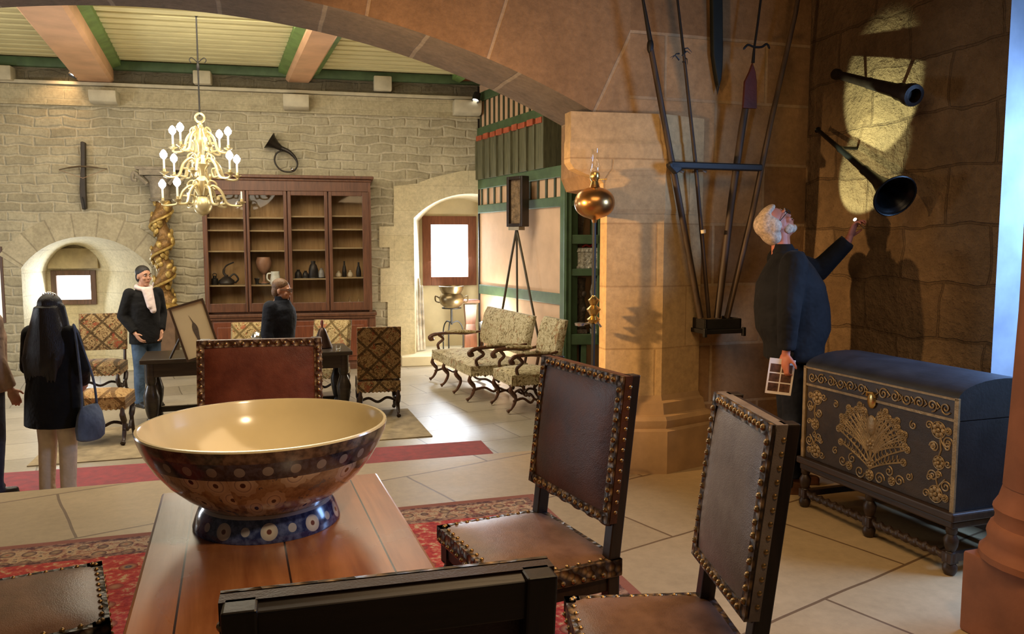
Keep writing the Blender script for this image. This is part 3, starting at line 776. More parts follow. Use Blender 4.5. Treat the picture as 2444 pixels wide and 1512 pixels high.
t = NT('bowl_foot_glaze'); x, y, z = t.xyz(); u = t.m('MULTIPLY', t.m('ARCTAN2', x, y), .185); vec = t.vec(u, z)
fd_ = dots(t, u, z, .1162, .029); fd2 = dots(t, t.m('ADD', u, .0581), z, .1162, .031)
c = t.ramp(t.noise(50, vec, 3).outputs[0], [(.4, (.014, .022, .10)), (.62, (.09, .12, .27))])
c = t.mix(t.m('LESS_THAN', fd_, .021), c, t.ramp(t.m('MULTIPLY', fd_, 40.0), [(0, (.15, .05, .04)), (.22, (.15, .05, .04)), (.28, (.62, .57, .5)), (.84, (.42, .40, .42))]))
c = t.mix(t.m('LESS_THAN', fd2, .011), c, (.40, .39, .42))
c = t.mix(t.m('GREATER_THAN', z, .058), c, (.48, .46, .46))
FOOT = t.fin(c, .15, 0, .6, coat=.6)
bowl = thing('punch_bowl', 'very large patterned bowl with cream inside and blue footring on the front table', 'bowl', bc, 0)
prof_o = [(.150, .055), (.172, .068), (.215, .098), (.255, .135), (.287, .175), (.310, .215), (.324, .250), (BR, .272)]
b = B(); b.lathe(prof_o, 72, cap=False); b.obj('outer_wall', OUT, bowl, smooth=60)
prof_i = [(BR, .272), (BR-.002, .2765), (BR-.009, .277), (BR-.013, .270), (.308, .235), (.288, .200), (.255, .152), (.212, .112), (.16, .086), (.10, .074), (.0, .070)]
b = B(); b.lathe(prof_i, 72, cap=False); b.obj('inside', INN, bowl, smooth=60)
b = B(); b.lathe([(.170, .0), (.195, .0), (.196, .006), (.189, .028), (.180, .052), (.170, .066), (.150, .066), (.150, .0)], 56); b.obj('foot', FOOT, bowl, smooth=50)

# ------------------------------------------------------------------ rugs on the near floor and in the hall
def rug_mat(name, hx, hy):
    t = NT(name); x, y, z = t.xyz()
    dx = t.m('SUBTRACT', hx, t.m('ABSOLUTE', x)); dy = t.m('SUBTRACT', hy, t.m('ABSOLUTE', y)); d = t.m('MINIMUM', dx, dy)
    n1 = t.noise(22, None, 4, .7); n2 = t.noise(9, None, 3, .6, 1.0)
    red = t.ramp(n1.outputs[0], [(.35, (.34, .022, .014)), (.49, (.52, .045, .025)), (.57, (.56, .16, .08)), (.63, (.62, .40, .19))], 'LINEAR')
    bd = t.ramp(n1.outputs[0], [(.36, (.17, .04, .025)), (.46, (.42, .20, .095)), (.55, (.58, .40, .21)), (.64, (.13, .065, .045))])
    dk = t.ramp(n1.outputs[0], [(.42, (.10, .03, .02)), (.6, (.40, .22, .12))])
    vo = t.n('TexVoronoi', {'Vector': t.oc(), 'Scale': 5.0, 'Randomness': .25}); 
    red = t.mix(t.m('LESS_THAN', vo.outputs[0], .22), red, t.ramp(vo.outputs[0], [(.0, (.45, .30, .12)), (.06, (.05, .05, .09)), (.12, (.42, .2, .09)), (.2, (.30, .04, .02))]))
    bvo = t.n('TexVoronoi', {'Vector': t.oc(), 'Scale': 9.0, 'Randomness': .3})
    bd = t.mix(t.m('LESS_THAN', bvo.outputs[0], .32), bd, t.ramp(bvo.outputs[0], [(.0, (.38, .05, .03)), (.14, (.44, .28, .13)), (.3, (.12, .05, .03))]))
    k = t.ramp(t.m('MULTIPLY', d, 2.0), [(0, (0,)*3), (.10, (.25,)*3), (.17, (.5,)*3), (.52, (.75,)*3), (.60, (1,)*3)], 'CONSTANT')
    kv = t.n('SeparateColor', {0: k}).outputs[0]
    c = t.mix(t.m('GREATER_THAN', kv, .1), (.30, .10, .05), dk)
    c = t.mix(t.m('GREATER_THAN', kv, .4), c, bd)
    c = t.mix(t.m('GREATER_THAN', kv, .6), c, dk)
    c = t.mix(t.m('GREATER_THAN', kv, .9), c, red)
    t.bump(n1.outputs[0], .5, .01)
    return t.fin(c, .95, 0, .1, sheen=.1)
c0 = gr(1272, 1180); ra = R(17.5); rx = V((math.cos(ra), math.sin(ra), 0)); ry = V((math.sin(ra), -math.cos(ra), 0))
RL, RWd = 4.1, 3.0
m = V((c0.x, c0.y, 0)) - rx*(RL/2) + ry*(RWd/2)
rg = B(); rg.box((0, 0, .003), (RL, RWd, .006)); o = rg.obj('patterned_rug', rug_mat('persian_rug', RL/2, RWd/2), smooth=0, loc=(m.x, m.y, 0), rz=ra)
tag(o, 'large red oriental rug with beige border under the front table and chairs', 'rug')
# red runner in the hall
A_, B_ = gr(20, 1130, ZF), gr(1148, 1053, ZF); C_ = gr(1183, 1077, ZF)
d = V((B_.x-A_.x, B_.y-A_.y, 0)).normalized(); n_ = V((d.y, -d.x, 0))
wid = 1.0; ln = 6.6; m = V((C_.x, C_.y, 0))*0 + V((B_.x, B_.y, 0)) - d*(ln/2) + n_*(wid/2)
b = B(); b.box((0, 0, .006), (ln, wid, .012)); o = b.obj('red_runner', plain('red_carpet', (.24, .014, .010), .95, 0, .3, 12, .4, 120, sheen=.2), smooth=0, loc=(m.x, m.y, ZF), rz=math.atan2(d.y, d.x))
tag(o, 'plain red carpet runner lying across the hall floor beyond the step', 'carpet')
A_, B_ = gr(1030, 1039, ZF), gr(975, 978, ZF); d = V((A_.x-B_.x, A_.y-B_.y, 0)); 
wl_ = d.length; d.normalize(); n_ = V((d.y, -d.x, 0)); n_ = n_ if n_.x < 0 else -n_
m = (V((A_.x, A_.y, 0))+V((B_.x, B_.y, 0)))/2 + n_*1.9
b = B(); b.box((0, 0, .005), (3.8, wl_+.1, .010)); o = b.obj('beige_rug', plain('beige_rug_wool', (.30, .23, .13), .95, 0, .3, 7, .4, 90), smooth=0, loc=(m.x, m.y, ZF), rz=math.atan2(-n_.y, -n_.x))
tag(o, 'faded beige rug under the dark table and tapestry chairs in the hall', 'rug')
# ------------------------------------------------------------------ carved chest on a stand
CHW = wood('chest_wood', (.018, .010, .006), (.055, .028, .014), .45, 3, 'x')
CHLEA = leather('chest_leather', (.016, .010, .006), (.055, .034, .018), .42, 6)
CHSIDE = plain('chest_side_leather', (.010, .009, .009), .5, 0, .4, 10, .3)
CHTOP = plain('chest_lid_leather', (.022, .022, .026), .5, 0, .35, 8, .3, 40)
ORN = plain('tarnished_brass_studs', (.30, .21, .105), .42, .4, .3, 30, .4, 120)
p0, p1 = gr(1914, 1207), gr(2266, 1372)
d = V((p1.x-p0.x, p1.y-p0.y, 0)); CL = d.length+.06; d.normalize(); bk = V((-d.y, d.x, 0)); bk = bk if bk.x > 0 else -bk
CD = .60
m = (p0+p1)/2 + bk*(CD/2-.03)
chest = thing('domed_chest', 'dark domed chest with brass stud scrollwork on a twisted stand by the right wall', 'chest', (m.x, m.y, 0), math.atan2(d.y, d.x))
hx = CL/2; hy = CD/2
b = B(); b.bx(-hx+.03, hx-.03, -hy+.03, hy-.03, .30, .735); b.obj('body', [CHLEA], chest, smooth=0, bevel=.006)
for s in (-1, 1):
    b = B(); b.bx(s*(hx-.03), s*(hx-.024), -hy+.035, hy-.035, .305, .73); b.obj('side_panel', CHSIDE, chest, smooth=0)
pr = [(-hy+.025, .735), (-hy+.025, .835)]+[(-(hy-.025)*math.cos(a), .835+.085*math.sin(a)) for a in [PI*i/14 for i in range(1, 14)]]+[(hy-.025, .835), (hy-.025, .735)]
b = B(); b.loft([[(-hx+.025, p[0], p[1]) for p in pr], [(hx-.025, p[0], p[1]) for p in pr]])
bmesh.ops.recalc_face_normals(b.bm, faces=b.bm.faces[:])
for f_ in b.bm.faces:
    n_ = f_.normal; f_.material_index = 1 if n_.z > .25 else (2 if abs(n_.x) > .7 else 0)
lid = b.obj('lid', [CHLEA, CHTOP, CHSIDE], chest, smooth=30)
b = B()
for y0 in (-hy+.022, hy-.034): b.bx(-hx+.02, hx-.02, y0, y0+.012, .728, .741); 
b.bx(-hx+.02, hx-.02, -hy+.019, -hy+.026, .828, .838)
b.bx(-hx+.018, -hx+.04, -hy+.019, -hy+.03, .30, .84); b.bx(hx-.04, hx-.018, -hy+.019, -hy+.03, .30, .84)
b.obj('edge_binding', ORN, chest, smooth=0)
# scrollwork
b = B(); yf = -hy+.028
def st(pts, r=.0042): b.tube([(p[0], yf, p[1]) for p in pts], r, 5, flat=.7)
def spiral(cx, cz, r, a0, turns, sgn=1, n=22): st([(cx+r*(1-k/n*.85)*math.cos(a0+sgn*turns*2*PI*k/n), cz+r*(1-k/n*.85)*math.sin(a0+sgn*turns*2*PI*k/n)) for k in range(n+1)])
def rosette(cx, cz, r):
    for k in range(7):
        a = 2*PI*k/7; b.ell((cx+r*.62*math.cos(a), yf, cz+r*.62*math.sin(a)), (r*.33, .006, r*.33), seg=8, rings=5)
    b.ell((cx, yf-.002, cz), (r*.28, .008, r*.28), seg=8, rings=5)
    st([(cx+r*math.cos(2*PI*k/16), cz+r*math.sin(2*PI*k/16)) for k in range(17)], .003)
def frond(x0, z0, x1, z1, bend, leaves=5, s=1):
    pts = [(x0+(x1-x0)*k/10+bend*math.sin(PI*k/10)*s, z0+(z1-z0)*k/10) for k in range(11)]
    st(pts, .0048)
    for k in range(3, 10, max(1, 7//leaves)):
        x, z = pts[k]; st([(x, z), (x+s*.022, z+.012), (x+s*.030, z+.030)], .0035); st([(x, z), (x-s*.012, z+.018), (x-s*.010, z+.036)], .0035)
    rosette(pts[-1][0], pts[-1][1], .018)
for s in (-1, 1):
    frond(0, .37, s*.22, .46, -.02, 5, s); frond(0, .38, s*.24, .53, -.03, 5, s); frond(0, .40, s*.22, .60, -.04, 6, s); frond(0, .42, s*.17, .66, -.045, 6, s); frond(0, .45, s*.09, .69, -.03, 5, s)
    spiral(s*.07, .335, .035, 0, 1.5, s); spiral(s*.13, .39, .028, PI/2, 1.4, -s)
    for (cx, cz) in ((s*(hx-.13), .67), (s*(hx-.13), .36)):
        up = 1 if cz < .5 else -1
        rosette(cx, cz, .04); spiral(cx+s*.055, cz+up*.05, .030, 0, 1.6, s); spiral(cx-s*.02, cz+up*.085, .028, PI, 1.6, -s); st([(cx, cz), (cx+s*.02, cz+up*.05), (cx+s*.05, cz+up*.085)])
        spiral(cx-s*.055, cz-up*.012, .022, 0, 1.4, s); rosette(cx+s*.055, cz-up*.005, .017)
    rosette(s*(hx-.12), .515, .032); spiral(s*(hx-.12), .455, .020, 0, 1.4, s); spiral(s*(hx-.07), .52, .018, 0, 1.4, -s)
b.ell((0, yf, .60), (.035, .010, .055)); rosette(0, .50, .035); rosette(0, .40, .028); rosette(0, .335, .028)
n = 13
for k in range(n):
    cx = -hx+.09+k*(2*hx-.18)/(n-1)
    yf = -hy+.021
    if abs(cx) > .05: spiral(cx, .782, .030, k, 1.5, 1 if k % 2 else -1)
    if k < n-1: st([(cx+.025, .765+.035*(k % 2)), (cx+.045, .782), (cx+.03, .80-.03*(k % 2))], .0035)
yf = -hy+.028
for s in (-1, 1):
    for k in range(7):
        a = .12+.20*k; frond(s*.02, .46, s*(.06+.17*math.sin(a)), .50+.17*math.cos(a), -.02, 4, s)
    spiral(s*.20, .36, .030, 0, 1.5, s); spiral(s*.26, .40, .022, 1, 1.4, -s); rosette(s*.15, .345, .022); rosette(s*.06, .66, .026); spiral(s*.27, .66, .022, 2, 1.4, s)
    spiral(s*(hx-.075), .60, .020, 1, 1.4, s); spiral(s*(hx-.16), .585, .018, 2, 1.4, -s); spiral(s*(hx-.17), .43, .018, 0, 1.4, s); st([(s*(hx-.12), .63), (s*(hx-.11), .58), (s*(hx-.12), .55)]); st([(s*(hx-.12), .48), (s*(hx-.13), .43), (s*(hx-.12), .40)])
b.obj('scrollwork', ORN, chest, smooth=50)
b = B(); b.ell((0, yf-.006, .735), (.03, .012, .045)); b.tube([(-.03, yf-.012, .755), (-.02, yf-.02, .775), (.02, yf-.02, .775), (.03, yf-.012, .755)], .006, 6); b.obj('lock_plate', BRASS, chest)
b = B(); b.bx(-hx, hx, -hy, hy, .262, .303); b.bx(-hx+.015, hx-.015, -hy+.015, hy-.015, .225, .262); b.obj('stand_frame', CHW, chest, smooth=0, bevel=.008)
LEG = [(.022, .0), (.032, .02), (.034, .04), (.022, .06), (.028, .065), (.028, .10), (.020, .112), (.03, .14), (.034, .17), (.02, .195), (.026, .205), (.026, .23)]
for sx in (-1, 0, 1):
    for sy in (-1, 1):
        b = B(); b.lathe(LEG, 12, (sx*(hx-.04), sy*(hy-.04), 0)); b.box((sx*(hx-.04), sy*(hy-.04), .083), (.05, .05, .05)); b.obj('leg', CHW, chest)
for sx in (-1, 1):
    b = B(); L0, L1 = sx*.03, sx*(hx-.065); n = 60
    rr = []
    for k in range(n+1):
        x = L0+(L1-L0)*k/n; rr.append([(x, -hy+.04+(.019+.006*math.cos(2*(a-x*55)))*math.cos(a), .083+(.019+.006*math.cos(2*(a-x*55)))*math.sin(a)) for a in [2*PI*i/10 for i in range(10)]])
    b.loft(rr); b.obj('twisted_stretcher', CHW, chest, smooth=60)
b = B()
for sx in (-1, 1): b.box((sx*(hx-.04), 0, .083), (.035, CD-.12, .035))
b.box((0, hy-.04, .083), (CL-.12, .035, .035)); b.obj('stretcher', CHW, chest, smooth=0)

# ------------------------------------------------------------------ brass oil lamp on its tall stand before the pier
lp = at(1417, 700, 5.16); k_ = 5.16/1900
def lz(py): return at(1417, py, 5.16).z
lamp_t = thing('oil_lamp', 'tall brass oil lamp with glass chimney on a thin black pole before the pier', 'lamp', (lp.x, lp.y, 0), 0)
b = B(); b.tube([(0, 0, lz(1085)), (0, 0, lz(515))], .013, 8); b.obj('pole', IRON, lamp_t)
b = B()
z0, z1 = lz(772), lz(708)
b.lathe([(.013, z0), (.03, z0+.01), (.045, z0+.03), (.02, z0+.05), (.035, z0+.075), (.048, z0+.095), (.02, z0+.12), (.03, z0+.14), (.038, z0+.155), (.015, z0+.175), (.013, z1+.01)], 18); b.obj('brass_knops', BRASS, lamp_t)
b = B(); b.tube([(-.10, -.01, lz(776)), (-.03, 0, lz(770)), (.03, 0, lz(770)), (.05, 0, lz(780))], .007, 6); b.lathe([(.0, lz(778)), (.03, lz(776)), (.034, lz(770)), (.0, lz(768))], 10, (-.09, -.01, 0)); b.obj('bracket', plain('pewter', (.5, .5, .5), .3, .9), lamp_t)
zf0, zf1 = lz(521), lz(447)
fr_ = 48*k_
b = B(); hz_ = (zf1-zf0)/2; b.lathe([(.012, zf0-.03), (.018, zf0-.008)]+[(fr_*math.cos(a)**.8, zf0+hz_+hz_*math.sin(a)) for a in [-PI/2+.25+(PI-.62)*i/12 for i in range(13)]]+[(.035, zf1-.0), (.028, zf1+.02)], 36); b.obj('font', COPPER, lamp_t, smooth=50)
b = B(); zb = lz(420); b.lathe([(.03, zf1+.015), (.022, zf1+.04), (.03, zf1+.055), (.034, zb), (.030, zb+.02), (.012, zb+.03)], 18); b.tube([(.0, 0, zf1+.05), (.06, -.02, zf1+.05), (.075, -.025, zf1+.05)], .004, 6); b.obj('burner', BRASS, lamp_t)
t = NT('clear_glass_chimney'); 
mx = t.n('MixShader'); tr = t.n('BsdfTransparent', {0: (.97, .97, .95)}); gl = t.n('BsdfGlossy', {0: (1, 1, 1), 'Roughness': .03}); lw = t.n('LayerWeight', {0: .35})
t.put(mx.inputs[0], t.m('ADD', t.m('MULTIPLY', lw.outputs[1], .4), .02)); t.t.links.new(tr.outputs[0], mx.inputs[1]); t.t.links.new(gl.outputs[0], mx.inputs[2]); t.t.links.new(mx.outputs[0], t.out.inputs[0])
GLASS = t.mat
b = B(); zt_ = lz(355); b.lathe([(.028, zb+.01), (.034, zb+.035), (.036, zb+.06), (.028, zb+.09), (.024, zb+.12), (.027, zt_)], 18, cap=False); b.obj('glass_chimney', GLASS, lamp_t)
for k in range(3):
    a = R(20+120*k); b = B(); c_, s_ = math.cos(a), math.sin(a)
    pts = bez([(0, 0, .17), (.05*c_, .05*s_, .20), (.13*c_, .13*s_, .15), (.22*c_, .22*s_, .04), (.27*c_, .27*s_, .012), (.30*c_, .30*s_, .035), (.285*c_, .285*s_, .06), (.265*c_, .265*s_, .05)], 5)
    b.tube(pts, .009, 6)
    b.tube(bez([(.03*c_, .03*s_, .20), (.09*c_, .09*s_, .28), (.12*c_, .12*s_, .24), (.09*c_, .09*s_, .21)], 5), .006, 6); b.obj('scroll_foot', IRON, lamp_t)
b = B(); b.tube([(0, 0, .15), (0, 0, lz(1080))], .014, 8); b.obj('pole_socket', IRON, lamp_t)

# ------------------------------------------------------------------ hunting gear on the wall beside the pier
PV = .17
def pw(px, py, v=PV): u, z = AW.uz(px, py, v); return V((u, -v, z))
def wallthing(name, label, cat, group=None, fr=AW):
    o = thing(name, label, cat, fr.o, fr.a, group); return o
OLDWOOD = wood('weathered_pole_wood', (.022, .013, .007), (.07, .040, .02), .6, 4, 'z')
OLDWOODL = wood('weathered_pole_wood_light', (.045, .026, .013), (.12, .072, .036), .6, 4, 'z')
# rack: a crossbar and a bottom bracket
rk = wallthing('pole_rack', 'black wooden wall rack whose crossbar and bracket hold four poles beside the pier', 'rack')
a, c = pw(1598, 397, PV+.05), pw(1816, 397, PV+.05)
b = B(); b.box((a+c)/2, (c.x-a.x, .05, .045)); 
b.prism([(a.x-.015, a.z+.02), (a.x-.015, a.z-.0), (a.x+.04, a.z-.05), (a.x+.08, a.z-.02), (a.x+.08, a.z+.02)], -PV-.075, -PV-.025); b.obj('crossbar', IRON, rk, smooth=0, bevel=.008)
for px in (1622, 1676):
    q = pw(px, 408, PV-.02); b = B(); b.tube(bez([(q.x-.02, -.01, q.z), (q.x-.02, -PV, q.z), (q.x, -PV-.02, q.z-.01), (q.x+.015, -PV, q.z), (q.x+.015, -PV+.03, q.z+.02)], 3), .008, 6); b.obj('hook', plain('pale_metal', (.35, .28, .2), .4, .6), rk)
a, c = pw(1662, 790, .12), pw(1753, 790, .12); zt_ = pw(1700, 758, .12).z
b = B(); b.bx(a.x-.005, c.x+.005, -.24, 0, a.z-.01, a.z+.02); b.bx(a.x+.01, c.x-.01, -.22, -.20, a.z+.02, zt_); b.bx(a.x+.01, a.x+.03, -.22, 0, a.z+.02, zt_); b.bx(c.x-.03, c.x-.01, -.22, 0, a.z+.02, zt_)
for s in (a.x, c.x): b.bx(s-.012, s+.012, -.245, -.22, a.z-.03, a.z+.03)
b.obj('bracket', IRON, rk, smooth=0, bevel=.004)
def pole(name, label, cat, pts, rad, mat, extra=None):
    o = wallthing(name, label, cat, None)
    b = B(); b.tube([pw(*p) for p in pts], rad, 10); b.obj('shaft', mat, o)
    if extra: extra(o)
    return o
PB = (PV+.04)
def headA(o):
    q = pw(1552, 110); b = B(); b.ell(q, (.022, .022, .05)); b.tube([q+V((0, 0, .03)), pw(1536, 0)+V((-.004, 0, .0)), pw(1520, -110)], [.016, .010, .004], 8); b.obj('spear_head', IRON, o)
pole('boar_spear', 'leftmost of the four long poles in the wall rack, thick dark shaft', 'pole', [(1552, 110), (1610, 420), (1672, 758, .13)], [.018, .021, .021], OLDWOOD, headA)
def headB(o):
    b = B()
    for k in range(7):
        q = pw(1628+8*math.sin(k*2.1), 118+5*k); b.tube([q, q+V((.035*math.cos(k*1.9), -.01, .02*math.sin(k*2.7)+.01)), q+V((.07*math.cos(k*1.9), -.005, .03*math.sin(k*2.7)-.015))], [.006, .004, .001], 5)
    b.obj('barbs', IRON, o)
    b = B(); b.tube([pw(1632, 130), pw(1617, 0), pw(1605, -100)], [.010, .008, .006], 8); b.obj('upper_shaft', IRON, o)
    b = B(); b.tube([pw(1678, 548, PV+.01), pw(1679, 556, PV+.01)], .017, 10); b.obj('pale_ring', BONE, o)
pole('barbed_fork', 'thin dark pole with a barbed head, second from the left in the rack', 'pole', [(1632, 130), (1660, 390), (1692, 758, .13)], [.010, .013, .014], OLDWOOD, headB)
REDBLADE = plain('red_painted_blade', (.10, .018, .008), .5, 0, .3, 8, .3)
def headC(o):
    b = B(); pts = [(1794, 150), (1786, 172), (1775, 195), (1771, 258), (1804, 260), (1804, 195), (1801, 172)]
    b.prism([(lambda q: (q.x, q.z))(pw(p[0], p[1], PV+.02)) for p in pts], -PV-.035, -PV-.015); b.obj('red_blade', REDBLADE, o, smooth=0, bevel=.005)
    b = B(); b.tube([pw(1797, 150), pw(1800, 115), pw(1808, 60), pw(1818, -20), pw(1826, -90)], [.012, .008, .008, .008, .006], 8); b.obj('iron_tip', IRON, o)
    b = B(); b.tube(bez([pw(1774, 118), pw(1785, 107), pw(1800, 112), pw(1818, 112), pw(1830, 105), pw(1837, 117)], 4), [.003]+[.008]*19+[.002], 6); b.obj('cross_hook', IRON, o)
pole('red_bladed_pole', 'pole with a dark red flat blade near its top, third in the rack', 'pole', [(1788, 205), (1772, 300), (1746, 480), (1712, 758, .13)], [.020, .024, .024, .024], OLDWOOD, headC)
pole('long_staff', 'rightmost long pole leaning outwards in the rack, paler knotty wood', 'pole', [(1916, -80), (1899, 30), (1840, 290), (1795, 510), (1735, 758, .13)], [.014, .016, .018, .020, .020], OLDWOODL, None)
hs = wallthing('hanging_scabbard', 'dark narrow scabbard hanging point down high between the poles', 'scabbard')
pts = [(1703, -90), (1697, 0), (1699, 130), (1704, 165), (1709, 195), (1713, 212), (1719, 190), (1722, 160), (1723, 120), (1722, 0), (1720, -90)]
b = B(); b.prism([(lambda q: (q.x, q.z))(pw(p[0], p[1], .03)) for p in pts], -.05, -.005); b.obj('sheath', plain('dark_green_leather', (.010, .014, .010), .5), hs, smooth=0, bevel=.008)
b = B(); q = pw(1713, 212, .03); b.lathe([(.010, .03), (.012, 0), (.004, -.03), (.0005, -.05)], 10, (q.x, -.028, q.z+.01)); b.obj('tip', IRON, hs)

# on the side wall: an old gun barrel and a speaking trumpet
def rw(px, py, v): u, z = RW.uz(px, py, v); return V((u, -v, z))
gb = thing('gun_barrel', 'dark old gun barrel mounted on the wall above the lit rough stones', 'barrel', RW.o, RW.a)
a, c = rw(1992, 176, .12), rw(2182, 228, .20)
d = (c-a).normalized(); rot = d.to_track_quat('Z', 'Y').to_matrix(); L = (c-a).length
b = B(); b.lathe([(.028, 0), (.036, .01), (.036, .04), (.026, .06), (.032, L*.45), (.036, L*.47), (.034, L*.5), (.042, L*.8), (.052, L*.84), (.052, L*.9), (.058, L*.92), (.066, L*.97), (.062, L), (.04, L+.005), (.036, L-.05)], 20, a, rot); b.obj('tube', plain('burnt_brown_metal', (.016, .009, .006), .5, .5, .4, 20, .5, 40), gb)
for f_ in (.2, .6):
    q = a.lerp(c, f_); b = B(); b.tube([V((q.x, 0, q.z)), q], .012, 6); b.obj('wall_hook', IRON, gb)
tr_ = thing('speaking_trumpet', 'black trumpet with a wide round bell pointing out from the right wall', 'trumpet', RW.o, RW.a)
a, c = rw(1952, 310, .10), rw(2136, 468, .27)
d = (c-a).normalized(); rot = d.to_track_quat('Z', 'Y').to_matrix(); L = (c-a).length
TRM = plain('black_tin', (.006, .006, .006), .35, .6, .3, 10, .1)
b = B(); b.lathe([(.022, 0), (.012, .015), (.014, .05), (.016, L*.3), (.021, L*.32), (.021, L*.34), (.018, L*.36), (.024, L*.62), (.03, L*.64), (.03, L*.66), (.027, L*.68), (.035, L*.8), (.06, L*.9), (.10, L*.98), (.125, L*1.0), (.12, L*1.0), (.095, L*.97), (.05, L*.88), (.02, L*.75), (.0, L*.7)], 32, a, rot, cap=False); b.obj('horn', TRM, tr_, smooth=50)
b = B(); n = 28; b.tube([c+rot@V((.123*math.cos(2*PI*i/n), .123*math.sin(2*PI*i/n), 0)) for i in range(n)], .006, 6, closed=True); b.obj('bell_rim', TRM, tr_)
for f_ in (.3,):
    q = a.lerp(c, f_); b = B(); b.tube([V((q.x, 0, q.z)), q], .010, 6); b.obj('wall_hook', IRON, tr_)
# ------------------------------------------------------------------ tapestry furniture of the hall
def tapestry(name, dark, mid, light, red, sc=1.0, lattice=.8):
    t = NT(name); x, y, z = t.xyz()
    a = t.m('ADD', x, z); c_ = t.m('SUBTRACT', x, z)
    def line(v, p): return t.m('LESS_THAN', t.m('ABSOLUTE', t.m('SUBTRACT', t.m('FRACT', t.m('MULTIPLY', v, p)), .5)), .07)
    n1 = t.noise(16*sc, None, 4, .6, 2.2); n2 = t.noise(9*sc, None, 3, .6, 1.5)
    col = t.ramp(n1.outputs[0], [(.36, dark), (.46, mid), (.54, light), (.62, mid), (.70, dark)])
    rd = t.m('GREATER_THAN', n2.outputs[0], .60)
    col = t.mix(rd, col, t.ramp(n1.outputs[0], [(.4, red), (.6, mid)]))
    ln = t.m('MAXIMUM', line(a, 3.6), line(c_, 3.6))
    col = t.mix(t.m('MULTIPLY', ln, lattice), col, dark)
    t.bump(n1.outputs[0], .5, .01)
    return t.fin(col, .9, 0, .15, sheen=.1)
TAP = tapestry('dark_lattice_tapestry', (.05, .03, .012), (.21, .12, .05), (.42, .30, .14), (.30, .06, .03))
TAPL = tapestry('pale_verdure_tapestry', (.13, .09, .04), (.38, .31, .16), (.60, .52, .34), (.30, .15, .07), .75, 0.0)
TAPO = tapestry('ochre_tapestry', (.12, .06, .02), (.36, .21, .08), (.50, .33, .14), (.32, .13, .05))
WALNUT = wood('carved_walnut', (.045, .016, .008), (.13, .052, .022), .38, 4, 'z')
WALNUTD = wood('dark_carved_walnut', (.016, .008, .005), (.05, .022, .011), .42, 4, 'z')

